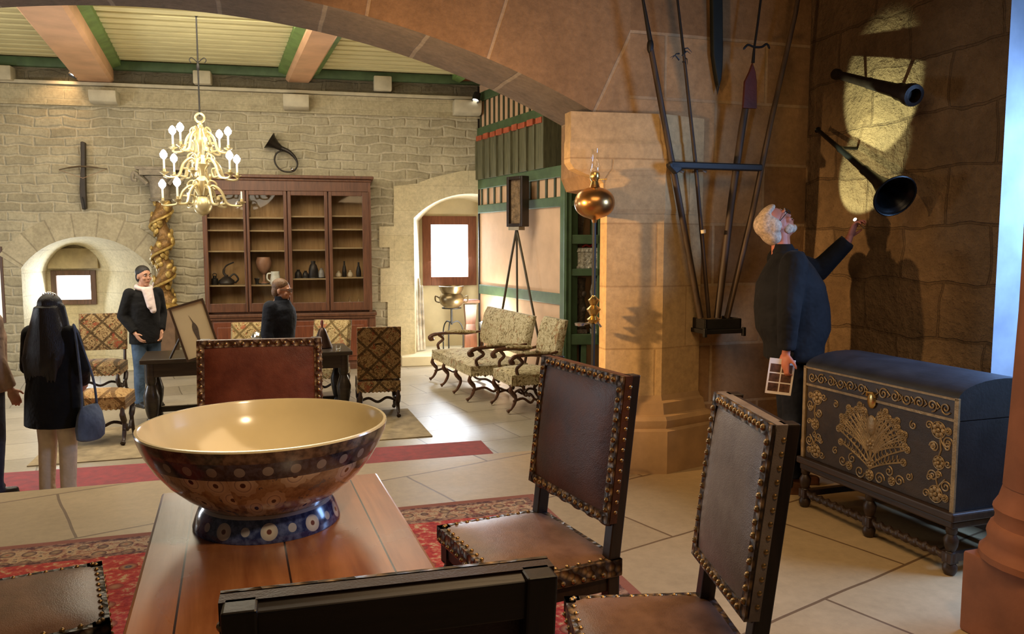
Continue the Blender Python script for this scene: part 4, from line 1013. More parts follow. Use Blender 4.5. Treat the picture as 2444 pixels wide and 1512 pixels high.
def tap_seat(name, label, cat, x, y, rz, W=.58, D=.56, SH=.44, BH=1.02, arms=True, back=True, fab=TAP, wd=WALNUT, group=None, nfront=2, fringe=True, seatf=None, back0=.14, stool=False):
    t = thing(name, label, cat, (x, y, ZF+.0105), rz, group); hw, hd = W/2-.03, D/2-.03
    xs = [(-hw + 2*hw*i/(nfront-1)) for i in range(nfront)]
    for sy in (-1, 1):
        for xx in xs:
            o_ = sy*.04; b = B()
            b.tube(bez([(xx, sy*hd, SH-.10), (xx, sy*hd+o_*.9, SH-.19), (xx, sy*hd-o_*.8, SH-.29), (xx, sy*hd+o_*.3, .07), (xx, sy*hd+o_*1.6, .028), (xx, sy*hd+o_*1.9, .02)], 4), [.022]*4+[.030]*4+[.021]*4+[.018]*4+[.026]*4+[.022], 8)
            b.obj('leg', wd, t)
    for xx in (xs[0], xs[-1]):
        b = B(); b.tube(bez([(xx, -hd, .14), (xx, -hd*.55, .17), (xx, -hd*.2, .11), (xx, 0, .15), (xx, hd*.3, .11), (xx, hd*.6, .17), (xx, hd, .14)], 4), .016, 7); b.obj('stretcher', wd, t)
    b = B(); b.tube(bez([(xs[0], 0, .15), (xs[0]*.5, 0, .19), (0, 0, .14), (xs[-1]*.5, 0, .19), (xs[-1], 0, .15)], 5), .016, 7); b.obj('stretcher', wd, t)
    b = B(); b.box((0, 0, SH-.105), (W-.03, D-.03, .05)); b.obj('seat_frame', wd, t, smooth=0, bevel=.005)
    b = B(); dome(b, W, D, SH-.085, SH-.01, 10, .05); b.obj('seat', seatf or fab, t, smooth=55)
    if fringe:
        b = B(); n = int(2*(W+D)/.022); per = []
        for k in range(n):
            s = 2*(W+D)*k/n
            if s < W: p = (-W/2+s, -D/2)
            elif s < W+D: p = (W/2, -D/2+s-W)
            elif s < 2*W+D: p = (W/2-(s-W-D), D/2)
            else: p = (-W/2, D/2-(s-2*W-D))
            per.append((p, .012 if k % 2 else 0))
        b.loft([[(p[0]*1.005, p[1]*1.005, SH-.08) for p, q in per], [(p[0]*(1.01+q), p[1]*(1.01+q), SH-.13-q) for p, q in per]], cap=False)
        b.obj('fringe', fab, t, smooth=0)
    if back:
        tl = .13; z0 = SH+back0
        def yy(z): return hd + tl*(z-SH)/(BH-SH)
        for s in (-1, 1):
            b = B(); b.tube([(s*hw, hd, SH-.12), (s*hw, yy(SH), SH), (s*hw, yy(z0), z0), (s*hw, yy(BH-.02), BH-.02)], .020, 8); b.obj('back_post', wd, t)
        b = B(); rings = []; n = 8
        for i in range(n+1):
            v = i/n; z = z0+(BH-z0)*v; e = .035*(1-(2*v-1)**4)+.03
            rings.append([(-W/2, yy(z)-.015, z), (-W/2+.03, yy(z)-e, z), (W/2-.03, yy(z)-e, z), (W/2, yy(z)-.015, z), (W/2, yy(z)+.025, z), (-W/2, yy(z)+.025, z)])
        b.loft(rings); b.obj('backrest', fab, t, smooth=35)
        if arms:
            for s in (-1, 1):
                b = B(); xa = s*(hw+.005)
                b.tube(bez([(xa, yy(.70), .72), (xa*1.01, hd*.45, .685), (xa*1.02, -hd*.2, .70), (xa*1.04, -hd*.85, .69), (xa*1.06, -hd*1.12, .655), (xa*1.05, -hd*1.10, .615), (xa*1.04, -hd*.98, .625)], 5), [.018]*6+[.024]*10+[.028]*5+[.034]*5+[.030]*4+[.02], 8)
                b.obj('arm', wd, t)
                b = B(); b.tube(bez([(xa*1.02, -hd*.80, .68), (xa*1.03, -hd*.60, .61), (xa, -hd*.85, .53), (xa*.99, -hd*.70, SH-.08)], 5), [.022]*16, 8); b.obj('arm_support', wd, t)
                b = B(); b.tube([(xa*.985, hd*.75, .705), (xa*1.01, hd*.1, .72), (xa*1.03, -hd*.5, .715)], [.02, .028, .024], 8); b.obj('arm_pad', fab, t)
    return t
# armchair on the left behind the woman
p = gr(272, 955, ZF)
tap_seat('armchair', 'tapestry armchair with brown lattice back, right of the long-haired woman', 'chair', p.x-.30, p.y+.25, R(16), W=.60, D=.56, SH=.45, BH=1.08, arms=False, fab=TAP, wd=WALNUTD)
p = gr(268, 1058, ZF)
tap_seat('footstool', 'low ochre tapestry stool with carved scroll legs, before the lattice armchair', 'stool', p.x-.16, p.y+.08, R(14), W=.60, D=.46, SH=.50, arms=False, back=False, fab=TAPO, wd=WALNUTD)
# chairs round the dark table
p = at(600, 800, 10.5); tap_seat('tapestry_chair', 'tapestry chair behind the dark table, partly hidden by the person in dark jacket', 'chair', p.x, p.y-.2, R(8), W=.52, BH=.98, arms=False, fab=tapestry('lattice_tapestry_bright', (.11, .07, .025), (.36, .25, .11), (.50, .39, .20), (.34, .09, .05)), wd=WALNUTD)
p = at(781, 800, 10.62); c_ = tap_seat('tapestry_chair', 'tapestry chair behind the dark table, to the right of the dark hand bell', 'chair', p.x, p.y-.2, R(-6), W=.52, BH=1.0, arms=False, fab=bpy.data.materials['lattice_tapestry_bright'], wd=WALNUTD)
p = gr(905, 1000, ZF); tap_seat('tapestry_chair', 'dark tapestry chair turned away at the right end of the dark table', 'chair', p.x-.06, p.y+.28, R(194), W=.50, D=.5, BH=1.08, arms=False, fab=TAP, wd=WALNUTD, back0=.02)
# settee and armchair before the partition
a, c = gr(1050, 905, ZF), gr(1136, 985, ZF)
a = at(1160, 735, 12.1); c = at(1270, 764, 10.45)
d = V((c.x-a.x, c.y-a.y, 0)); Ls = d.length; d.normalize(); f = V((d.y, -d.x, 0)); f = f if f.x < 0 else -f
m = (a+c)/2 + f*.46
tap_seat('settee', 'pale tapestry settee with carved walnut arms before the half-timbered wall', 'settee', m.x, m.y, facing(f.x, f.y), W=Ls, D=.80, SH=.47, BH=1.08, fab=TAPL, wd=WALNUT, nfront=4, back0=.08)
p = gr(1255, 985, ZF); f = V((-.93, -.37, 0)).normalized()
tap_seat('armchair', 'pale tapestry armchair with scrolled walnut arms, nearer than the matching settee', 'chair', p.x-.0, p.y+.32, facing(f.x, f.y), W=.64, D=.62, SH=.47, BH=1.10, fab=TAPL, wd=WALNUT)

# dark table of the hall
a, c = gr(332, 862, .28), gr(842, 839, .28)
d = V((c.x-a.x, c.y-a.y, 0)); LT = d.length; d.normalize(); nb = V((-d.y, d.x, 0)); TD = .78; m = (a+c)/2 + nb*TD/2; th = math.atan2(d.y, d.x)
ht = thing('dark_table', 'long dark oak table with bulbous legs in the middle of the hall', 'table', (m.x, m.y, ZF+.0105), th)
TW2 = wood('dark_oak', (.010, .007, .005), (.040, .028, .018), .33, 3, 'x')
b = B(); b.box((0, 0, .755), (LT, TD, .05)); b.obj('tabletop', TW2, ht, smooth=0, bevel=.01)
b = B()
for s in (-1, 1): b.box((0, s*(TD/2-.06), .655), (LT-.12, .03, .15)); b.box((s*(LT/2-.07), 0, .655), (.03, TD-.12, .15))
b.obj('apron', TW2, ht, smooth=0)
for sx in (-1, 1):
    for sy in (-1, 1):
        b = B(); b.lathe([(.06, 0), (.07, .03), (.06, .09), (.045, .12), (.06, .17), (.078, .27), (.085, .36), (.06, .45), (.045, .49), (.06, .53), (.06, .60), (.06, .73)], 16, (sx*(LT/2-.10), sy*(TD/2-.09), 0)); b.obj('leg', TW2, ht)
b = B()
for s in (-1, 1): b.box((0, s*(TD/2-.09), .10), (LT-.2, .05, .06)); b.box((s*(LT/2-.10), 0, .10), (.05, TD-.2, .06))
b.obj('stretcher', TW2, ht, smooth=0)
ztab = ZF+.7915
# framed drawing leaning on its little easel on the table
bl, br_ = gr(442, 866, ztab), gr(501, 854, ztab); tlp = at(396, 736, bl.y-.02)
xd = V((.38, .18, 0)).normalized(); WD = .36
up = (tlp-bl); HD = up.length; up.normalize(); bl2 = bl + V((.0, .05, 0))
mt = M.Identity(4); yv = up.cross(xd).normalized(); xd2 = yv.cross(up).normalized()
yv = -xd2.cross(up).normalized()*-1
mt = M((( xd2.x, (up.cross(xd2)).x, up.x, 0), (xd2.y, (up.cross(xd2)).y, up.y, 0), (xd2.z, (up.cross(xd2)).z, up.z, 0), (0, 0, 0, 1)))
dr = thing('framed_drawing', 'framed cream drawing of a dark plant tilted on the left end of the dark table', 'picture', bl2, 0)
def inpl(b): return b.xf(mt)
b = B(); fw = .022
b.bx(0, fw, -.01, .02, 0, HD); b.bx(WD-fw, WD, -.01, .02, 0, HD); b.bx(fw, WD-fw, -.01, .02, 0, fw); b.bx(fw, WD-fw, -.01, .02, HD-fw, HD); inpl(b).obj('frame', plain('drawing_frame', (.055, .028, .012), .4), dr, smooth=0)
b = B(); b.bx(fw, WD-fw, .002, .012, fw, HD-fw); inpl(b).obj('paper', plain('aged_paper', (.66, .55, .34), .8, 0, .06, 3, 0), dr, smooth=0)
b = B(); DK = plain('ink_drawing', (.10, .075, .055), .8, 0, .4, 60, 0)
cxx, czz = WD*.52, HD*.45
b.prism([(cxx+.03*math.cos(a_)*(1+.3*math.sin(3*a_))*.8, czz+.12*math.sin(a_)) for a_ in [2*PI*i/20 for i in range(20)]][::-1], -.0015, .001)
b.prism([(cxx+.006, czz-.1), (cxx-.008, czz-.1), (cxx-.004, czz-.2), (cxx+.008, czz-.2)], -.0015, .001); b.prism([(cxx-.004, czz+.1), (cxx-.02, czz+.2), (cxx+.003, czz+.12)], -.0015, .001)
inpl(b).obj('drawn_plant', DK, dr, smooth=0)
b = B(); 
top_ = up*HD*.75 + xd2*WD*.5; ft = V((top_.x-.30, top_.y+.16, 0)); b.tube([top_+up.cross(xd2)*.02, ft+V((0, 0, .012))], .012, 7); b.obj('easel_strut', DARKWOOD, dr)
# things on the dark table
p = gr(612, 826, ztab); gd = thing('glass_ornament', 'small shiny glass and silver ornament on the dark table, above the red chair back', 'ornament', (p.x, p.y+.05, ztab), 0)
SILV = plain('bright_silver', (.8, .8, .82), .12, 1, .1, 5, 0)
b = B(); b.lathe([(.05, 0), (.055, .012), (.02, .03), (.018, .05)], 16); b.obj('base', SILV, gd)
b = B(); b.lathe([(.018, .05), (.06, .075), (.075, .115), (.06, .155), (.02, .18), (.0, .185)], 18); b.obj('globe', SILV, gd)
p = gr(765, 832, ztab); hb = thing('hand_bell', 'dark conical hand bell standing on the dark table before the right tapestry chair', 'bell', (p.x, p.y+.1, ztab), 0)
b = B(); b.lathe([(.115, 0), (.12, .01), (.105, .05), (.075, .13), (.05, .20), (.035, .23), (.02, .245), (.0, .25)], 22); b.obj('body', plain('dark_bronze', (.035, .016, .010), .35, .6, .3, 10, .1), hb)
b = B(); b.lathe([(.012, .24), (.016, .28), (.022, .31), (.014, .335), (.0, .34)], 12); b.obj('handle', plain('reddish_handle', (.16, .04, .03), .4), hb)
p = gr(800, 838, ztab); dg_ = thing('small_tumbler', 'tiny glass tumbler beside the dark bell on the table', 'glass', (p.x+.03, p.y+.02, ztab), 0)
b = B(); b.lathe([(.026, 0), (.028, .01), (.032, .07), (.030, .07), (.025, .012), (.0, .010)], 14); b.obj('cup', GLASS, dg_)
b = B(); b.lathe([(.0, .011), (.024, .011), (.026, .03), (.0, .03)], 12); b.obj('water', plain('water_in_glass', (.5, .5, .45), .1), dg_)

# ------------------------------------------------------------------ bookcase
BV = .42
def bu(px, py=600, v=BV): return FW.u(px, py, v)
def bz(py, px=690, v=BV): return FW.z(px, py, v)
x0, x1 = bu(488, 780, .5), bu(897, 780, .5); zbase = ZF; zl_ = bz(748, 690, .5)
xa, xb = bu(484, 560), bu(886, 560); ztop = bz(418)
xm = (x0+x1)/2
bk_ = thing('bookcase', 'tall brown glazed bookcase with four glass doors against the far wall', 'bookcase', FW.w(xm, 0, ZF), FW.a)
H_ = ztop-ZF; ZL = zl_-ZF
def L_(x): return x-xm
b = B(); b.bx(L_(x0)+.03, L_(x1)-.03, -.48, -.44, .10, ZL-.05); b.bx(L_(x0)+.03, L_(x0)+.06, -.48, -.02, .1, ZL-.05); b.bx(L_(x1)-.06, L_(x1)-.03, -.48, -.02, .1, ZL-.05); b.obj('base_carcass', CASEWOOD, bk_, smooth=0)
b = B(); b.bx(L_(x0)+.01, L_(x1)-.01, -.50, -.02, 0, .10); b.obj('plinth', CASEWOOD, bk_, smooth=0, bevel=.006)
b = B(); b.bx(L_(x0)-.02, L_(x1)+.02, -.53, -.02, ZL-.05, ZL+.0); b.bx(L_(x0), L_(x1), -.51, -.02, ZL-.09, ZL-.05); b.obj('ledge', CASEWOOD, bk_, smooth=0, bevel=.008)
b = B()
for (u, w_) in ((x0+.05, .05), (x1-.05, .05)): b.bx(L_(u)-w_, L_(u)+w_, -.495, -.47, .1, ZL-.09)
b.obj('corner_pilaster', CASEWOOD, bk_, smooth=0, bevel=.005)
wdt = (x1-x0-.24)/4
CASERED = wood('cabinet_door_wood', (.11, .028, .012), (.21, .062, .024), .4, 3, 'z')
for i in range(4):
    u = x0+.12+i*wdt; b = B(); b.bx(L_(u)+.01, L_(u)+wdt-.01, -.50, -.47, .14, ZL-.12)
    b.bx(L_(u)+.07, L_(u)+wdt-.07, -.515, -.50, .22, ZL-.20); dd = b.obj('cabinet_door', CASERED, bk_, smooth=0, bevel=.008)
    b = B(); b.lathe([(.0, -.0), (.014, .0), (.016, .015), (.0, .025)], 10, (L_(u)+(.05 if i % 2 else wdt-.05), -.50, ZL*.55), M.Rotation(PI/2, 3, 'X')); b.obj('knob', BRASS, dd)
b = B(); b.bx(L_(xa), L_(xa)+.05, -BV, -.02, ZL, H_-.10); b.obj('side_panel', CASEWOOD, bk_, smooth=0)
b = B(); b.bx(L_(xb)-.05, L_(xb), -BV, -.02, ZL, H_-.10); b.obj('side_panel', CASEWOOD, bk_, smooth=0)
b = B(); b.bx(L_(xa)+.05, L_(xb)-.05, -.05, -.02, ZL, H_-.1); b.obj('back_panel', CASEBACK, bk_, smooth=0)
zfr = bz(455)-ZF
b = B(); b.bx(L_(xa), L_(xb), -BV-.005, -.02, zfr, H_-.08); b.obj('frieze', CASEWOOD, bk_, smooth=0)
b = B(); b.bx(L_(xa)-.02, L_(xb)+.02, -BV-.03, -.02, H_-.09, H_-.05); b.bx(L_(xa)-.05, L_(xb)+.05, -BV-.07, -.02, H_-.05, H_-.0); b.obj('cornice', CASEWOOD, bk_, smooth=0, bevel=.012)
cols = [(497, 583), (597, 679), (697, 776), (794, 866)]
zd0 = ZL+.03; zd1 = zfr-.005
mull = [xa+.02]+[bu((cols[i][1]+cols[i+1][0])/2) for i in range(3)]+[xb-.02]
b = B()
for u in mull[1:4]: b.bx(L_(u)-.03, L_(u)+.03, -BV+.06, -.05, ZL, zfr)
b.obj('divider', CASEWOOD, bk_, smooth=0)
b = B(); b.bx(L_(xa)+.04, L_(xb)-.04, -BV+.05, -.05, ZL, ZL+.03); b.obj('bottom_board', CASEWOOD, bk_, smooth=0)
for i in range(4):
    ua_, ub_ = mull[i]+.008, mull[i+1]-.008
    ga, gb_ = bu(cols[i][0]), bu(cols[i][1]); b = B()
    zg0_, zg1_ = bz(722)-ZF, bz(466)-ZF
    b.bx(L_(ua_), L_(ga), -BV-.008, -BV+.025, zd0, zd1); b.bx(L_(gb_), L_(ub_), -BV-.008, -BV+.025, zd0, zd1)
    b.bx(L_(ga), L_(gb_), -BV-.008, -BV+.025, zd0, zg0_); b.bx(L_(ga), L_(gb_), -BV-.008, -BV+.025, zg1_, zd1)
    dd = b.obj('glass_door', CASEWOOD, bk_, smooth=0, bevel=.006)
    b = B(); b.bx(L_(ga), L_(gb_), -BV+.005, -BV+.009, zg0_, zg1_); b.obj('pane', GLASS, dd, smooth=0)
SHW = wood('shelf_edge_wood', (.30, .20, .10), (.42, .30, .16), .6, 3, 'x')
shz = []
for i, ysh in enumerate(((518, 548, 598, 680), (518, 549, 597, 679), (515, 547, 595, 664), (514, 546, 590, 661))):
    u0_, u1_ = mull[i]+.03, mull[i+1]-.03; row = []
    for py in ysh:
        zz = FW.z((cols[i][0]+cols[i][1])/2, py, BV-.07)-ZF; row.append(zz); b = B(); b.bx(L_(u0_), L_(u1_), -BV+.065, -.05, zz-.022, zz); b.obj('shelf', SHW, bk_, smooth=0)
    shz.append(row)
# objects kept in the bookcase
def inside(px, i, row, v=.22): 
    z = (ZL+.03 if row < 0 else shz[i][row])+ZF
    return FW.w(FW.u(px, 650, v), v, z)
DKM = plain('dark_pewter', (.03, .025, .022), .45, .4); 
def vessel(name, label, cat, px, i, row, prof, mat, parts=(), v=.24):
    t = thing(name, label, cat, inside(px, i, row, v), FW.a); b = B(); b.lathe(prof, 16); b.obj('body', mat, t)
    for nm, fn, m_ in parts: b = B(); fn(b); b.obj(nm, m_, t)
    return t
vessel('powder_flask', 'dark rounded flask with a tall curved horn spout, leftmost bookcase bay', 'flask', 540, 0, 3, [(.10, 0), (.13, .03), (.12, .07), (.07, .11), (.03, .14), (.03, .16)], DKM, (('curved_spout', lambda b: b.tube(bez([(0, 0, .14), (-.04, 0, .20), (.0, 0, .30), (.12, 0, .36)], 5), [.02]*8+[.012]*8, 7), DKM), ('handle', lambda b: b.tube(bez([(.05, 0, .12), (.12, 0, .17), (.18, 0, .09), (.13, 0, .03)], 5), .014, 7), DKM)))
vessel('iron_weight', 'small dark block left of the flask in the leftmost bookcase bay', 'weight', 512, 0, 3, [(.05, 0), (.055, .01), (.05, .10), (.03, .11), (.03, .14), (.0, .145)], DKM, (('ring', lambda b: b.tube([(.03*math.cos(a), 0, .16+.025*math.sin(a)) for a in [2*PI*k/10 for k in range(10)]], .006, 6, closed=True), DKM),))
vessel('wooden_goblet', 'big pinkish wooden goblet in the second bookcase bay', 'goblet', 630, 1, 3, [(.07, 0), (.06, .02), (.02, .05), (.02, .16), (.06, .20), (.11, .28), (.125, .36), (.10, .44), (.09, .44), (.0, .30)], plain('pink_wood', (.30, .15, .09), .5), (('foot_ring', lambda b: b.lathe([(.06, 0), (.085, .0), (.08, .02), (.06, .02)], 14), DKM),))
vessel('white_jug', 'white jug with a handle above the head of the person in dark jacket', 'jug', 657, 1, 3, [(.075, 0), (.085, .02), (.078, .10), (.065, .18), (.07, .21), (.062, .21), (.06, .15), (.0, .05)], plain('white_pottery', (.80, .78, .70), .3), (('handle', lambda b: b.tube(bez([(-.065, 0, .18), (-.12, 0, .17), (-.125, 0, .09), (-.08, 0, .05)], 5), .012, 7), plain('white_pottery_b', (.78, .76, .68), .3)),), v=.3)
vessel('steel_cup', 'small shiny cup between goblet and flask shelf end, second bookcase bay', 'cup', 613, 1, 3, [(.03, 0), (.025, .01), (.03, .06), (.045, .10), (.04, .10), (.0, .05)], DKM, (('rim', lambda b: b.lathe([(.04, .098), (.047, .098), (.047, .106), (.04, .106)], 12), SILV),))
for px, h, w_, nm, lb in ((712, .14, .055, 'tankard', 'low dark tankard, leftmost in the third bookcase bay'), (729, .12, .05, 'mortar', 'low dark mortar, second in the third bookcase bay'), (748, .28, .075, 'dark_bottle', 'tall dark shouldered bottle in the middle of the third bookcase bay'), (767, .16, .05, 'grey_beaker', 'grey beaker at the right end of the third bookcase bay shelf')):
    vessel(nm, lb, nm.split('_')[-1], px, 2, 3, [(w_, 0), (w_*1.05, .01), (w_, h*.5), (w_*.75, h*.75), (w_*.45, h*.85), (w_*.5, h), (w_*.4, h), (.0, h*.8)], DKM if px < 760 else plain('grey_glaze', (.28, .27, .26), .3), (('foot_ring', lambda b, w=w_: b.lathe([(w*.9, 0), (w*1.15, 0), (w*1.1, .015), (w*.9, .02)], 14), DKM),))
PALE = plain('pale_shell', (.62, .52, .38), .5)
for px, h, w_, m_, nm, lb in ((808, .10, .05, PALE, 'pale_shell', 'pale shell at the left end of the fourth bookcase bay shelf'), (822, .26, .035, DKM, 'slim_ewer', 'slim dark ewer, second in the fourth bookcase bay'), (836, .11, .045, PALE, 'cream_pot', 'cream pot in the middle of the fourth bookcase bay shelf'), (856, .24, .04, DKM, 'slim_bottle', 'slim dark bottle at the right end of the fourth bookcase bay shelf')):
    vessel(nm, lb, nm.split('_')[-1], px, 3, 3, [(w_*.8, 0), (w_, .01), (w_*1.05, h*.35), (w_*.7, h*.65), (w_*.35, h*.8), (w_*.4, h), (w_*.3, h), (.0, h*.7)], m_, (('neck_ring', lambda b, w=w_, hh=h: b.lathe([(w*.35, hh*.8), (w*.5, hh*.8), (w*.5, hh*.84), (w*.35, hh*.84)], 12), m_),))
for px, lb in ((834, 'left of two clear glass bells at the bottom of the fourth bay'), (855, 'right of two clear glass bells at the bottom of the fourth bay')):
    vessel('glass_bell', lb, 'glass', px, 3, -1, [(.06, 0), (.062, .01), (.05, .10), (.02, .17), (.012, .18), (.015, .21), (.0, .215)], GLASS, (('rim', lambda b: b.lathe([(.056, 0), (.066, 0), (.066, .012), (.056, .012)], 14), PALE),), v=.28)

# ------------------------------------------------------------------ twisted gilded column
v = .22; cu, _ = FW.uz(388, 600, v); zt = FW.z(388, 405, v); zb_ = FW.z(388, 735, v)
tc = thing('twisted_column', 'twisted gilded column carved with vines between the left recess and bookcase', 'column', FW.w(cu, v, ZF), FW.a)
zz = lambda py: FW.z(388, py, v)-ZF
GREYST = plain('grey_carved_stone', (.26, .22, .16), .8, 0, .3, 12, .6, 30, dist=.02)
b = B(); b.box((0, 0, zz(735)/2), (.34, .30, zz(735))); b.obj('pedestal', plain('pedestal_wood', (.16, .09, .045), .6), tc, smooth=0, bevel=.01)
b = B(); b.lathe([(.20, zz(735)), (.205, zz(735)+.04), (.17, zz(735)+.08), (.15, zz(722))], 20); b.obj('base', GILT, tc)
n = 44; b = B(); rings = []
z0_, z1_ = zz(722), zz(478)
for k in range(n+1):
    f_ = k/n; z = z0_+(z1_-z0_)*f_; a = f_*2*PI*3.2; cx_ = .05*math.cos(a); cy_ = .05*math.sin(a)
    rings.append([(cx_+.125*math.cos(q), cy_+.125*math.sin(q), z) for q in [2*PI*i/16 for i in range(16)]])
b.loft(rings); b.obj('shaft', plain('column_dark_gilding', (.24, .13, .04), .5, .3, .5, 14, .7, 20, dist=.03), tc, smooth=60)
b = B(); random.seed(3)
for k in range(70):
    f_ = k/70; z = z0_+(z1_-z0_)*f_; a = f_*2*PI*3.2; q = a+2.1+random.uniform(-.9, .9)+PI*(k % 3)
    c_ = V((.05*math.cos(a)+.13*math.cos(q), .05*math.sin(a)+.13*math.sin(q), z+random.uniform(-.02, .02)))
    b.ell(c_, (.03, .045, .06), rotz(q) @ M.Rotation(random.uniform(-.8, .8), 3, 'X'), 8, 5)
b.tube([(.05*math.cos(k/60*2*PI*3.2)+.145*math.cos(k/60*2*PI*3.2+1.2), .05*math.sin(k/60*2*PI*3.2)+.145*math.sin(k/60*2*PI*3.2+1.2), z0_+(z1_-z0_)*k/60) for k in range(61)], .022, 7)
b.obj('vine_relief', plain('column_bright_gilding', (.50, .34, .10), .42, .35, .35, 18, .5, 30), tc)
b = B(); z1c = zz(478); b.lathe([(.14, z1c-.02), (.17, z1c+.02), (.14, z1c+.04), (.145, zz(450)), (.18, zz(432)), (.24, zz(422))], 20); b.box((0, 0, zz(414)), (.50, .42, .08))
for s in (-1, 1): b.tube(bez([(s*.16, -.12, zz(440)), (s*.26, -.14, zz(424)), (s*.34, -.14, zz(414)), (s*.36, -.14, zz(430)), (s*.30, -.14, zz(432))], 5), .03, 7)
b.obj('capital', GREYST, tc)
b = B(); b.box((.02, 0, zz(404)), (.66, .42, .05)); b.obj('abacus', GREYST, tc, smooth=0, bevel=.012)

# ------------------------------------------------------------------ crossbow and hunting horn on the wall
def fw_(px, py, v): u, z = FW.uz(px, py, v); return V((u, -v, z))
cb = thing('crossbow', 'dark crossbow hung upright on the wall above the left recess', 'crossbow', FW.o, FW.a)
b = B(); pts = [(192, 338, .10), (197, 337, .10), (203, 340, .10), (203, 405, .10), (204, 450, .10), (206, 498, .10), (196, 500, .10), (191, 470, .10), (190, 440, .10), (193, 400, .10)]
q = [fw_(*p) for p in pts]; b.prism([(p.x, p.z) for p in q][::-1], -.11, -.03); b.obj('stock', plain('crossbow_stock', (.028, .018, .010), .5), cb, smooth=0, bevel=.01)
b = B(); b.tube(bez([fw_(141, 405, .06), fw_(165, 400, .10), fw_(197, 397, .12), fw_(230, 400, .10), fw_(256, 403, .06)], 5), [.008]*5+[.014]*11+[.008]*5, 7); b.obj('bow_limb', plain('crossbow_limb', (.09, .06, .03), .5), cb)
b = B(); b.tube([fw_(141, 405, .06), fw_(198, 425, .12), fw_(256, 403, .06)], .004, 5); b.obj('string', plain('crossbow_string', (.35, .22, .13), .8), cb)
b = B(); b.tube([fw_(196, 470, .13), fw_(199, 482, .16), fw_(203, 500, .13)], .009, 6); b.obj('trigger', IRON, cb)
hn = thing('hunting_horn', 'dark coiled hunting horn hung on the wall above the bookcase', 'horn', FW.o, FW.a)
HORN = plain('dark_horn_metal', (.030, .024, .018), .4, .5, .3, 10, .1)
b = B(); pts = [fw_(px, py, .14) for px, py in ((655, 330), (661, 345), (672, 354), (690, 362), (704, 376), (710, 392), (703, 406), (690, 410), (673, 407), (660, 395), (655, 380), (660, 366), (672, 360), (686, 362), (698, 372))]
b.tube(bez(pts[2:], 5), [max(.013, .040-.0018*k) for k in range((len(pts)-3)*5+1)], 12); b.obj('coil', HORN, hn)
a_, c_ = fw_(648, 339, .16), fw_(668, 352, .14); d_ = (a_-c_).normalized(); rot = d_.to_track_quat('Z', 'Y').to_matrix(); 
b = B(); b.lathe([(.036, -.04), (.045, .0), (.065, .07), (.10, .14), (.15, .20), (.145, .20), (.09, .13), (.02, .04)], 22, c_, rot, cap=False); b.obj('bell', HORN, hn)
b = B(); q = fw_(698, 404, .16); b.ell(q, (.03, .02, .02)); b.tube([q, fw_(694, 400, .18)], .012, 6); b.obj('mouthpiece', SILV, hn)

# ------------------------------------------------------------------ black spotlights on the cornice
for px, py, lb in ((178, 172, 'small black spotlight on the cornice beside the left ceiling beam'), (1137, 232, 'small black spotlight at the right end of the string course')):
    v = .32; u, z = FW.uz(px, py, v); sp = thing('spotlight', lb, 'spotlight', FW.w(u, v, z), FW.a)
    b = B(); rot = V((-.3, -.35, -.9)).normalized().to_track_quat('Z', 'Y').to_matrix(); b.lathe([(.03, -.09), (.06, -.07), (.065, .07), (.058, .07), (.05, .03), (.0, .03)], 16, (0, 0, 0), rot); b.obj('housing', IRON, sp)
    b = B(); b.lathe([(.0, .028), (.05, .030), (.05, .04), (.0, .045)], 14, (0, 0, 0), rot); b.obj('lens', emis('spot_lens', (1, .95, .85), 8), sp)
    b = B(); b.tube([(0, 0, 0), (.0, .10, .06), (0, v-.04, .08)], .014, 6); b.obj('bracket', IRON, sp)

# ------------------------------------------------------------------ right recess: kettle stand, staves, pedestal, uplight
p = gr(1078, 846, zaR); kt = thing('bronze_cauldron', 'bronze cauldron on a thin iron tripod in the right window recess', 'cauldron', (p.x, p.y+.05, zaR), 0)
s_ = p.y/1900; zk = lambda py: at(1078, py, p.y).z-zaR
BRZ = plain('dull_bronze', (.22, .165, .085), .32, .8, .35, 6, .2)
b = B(); b.lathe([(.02, zk(738)), (.10, zk(736)), (.19, zk(725)), (.215, zk(712)), (.19, zk(704)), (.16, zk(700)), (.20, zk(690)), (.215, zk(683)), (.20, zk(682)), (.15, zk(698)), (.0, zk(715))], 26); b.obj('pot', BRZ, kt)
for s in (-1, 1):
    b = B(); b.tube(bez([(s*.20, 0, zk(712)), (s*.27, 0, zk(706)), (s*.27, 0, zk(718)), (s*.20, 0, zk(722))], 5), .012, 6); b.obj('handle', BRZ, kt)
b = B(); b.tube([(0, 0, zk(737)), (0, 0, zk(775))], .018, 8); b.tube([(.16*math.cos(2*PI*k/14), .16*math.sin(2*PI*k/14), zk(735)) for k in range(14)], .010, 6, closed=True); b.obj('stem', IRON, kt)
for k in range(3):
    a = R(-100+120*k); b = B(); c1, s1 = math.cos(a), math.sin(a); b.tube(bez([(0, 0, zk(772)), (.12*c1, .12*s1, zk(768)), (.20*c1, .20*s1, zk(790)), (.20*c1, .20*s1, .012)], 5), .012, 6); b.obj('leg', IRON, kt)
p = gr(1004, 838, zaR)
WHP = plain('white_worn_wood', (.62, .56, .46), .7, 0, .3, 10, .2)
for k, (xt, xb_, yt) in enumerate(((991, 998, 668), (999, 1005, 664), (1006, 1012, 680))):
    lb = ('leftmost of three pale staves leaning in the corner of the right recess', 'tallest of three pale staves leaning in the right recess corner', 'rightmost of three pale staves in the right recess, the shortest')[k]
    p = gr(xb_, 838-k, zaR); q = at(xt, yt, p.y+.12); b = B(); b.tube([p+V((0, 0, .02)), p.lerp(q, .5), q], [.030, .027, .022], 9); o = b.obj('pale_staff', WHP); tag(o, lb, 'staff')
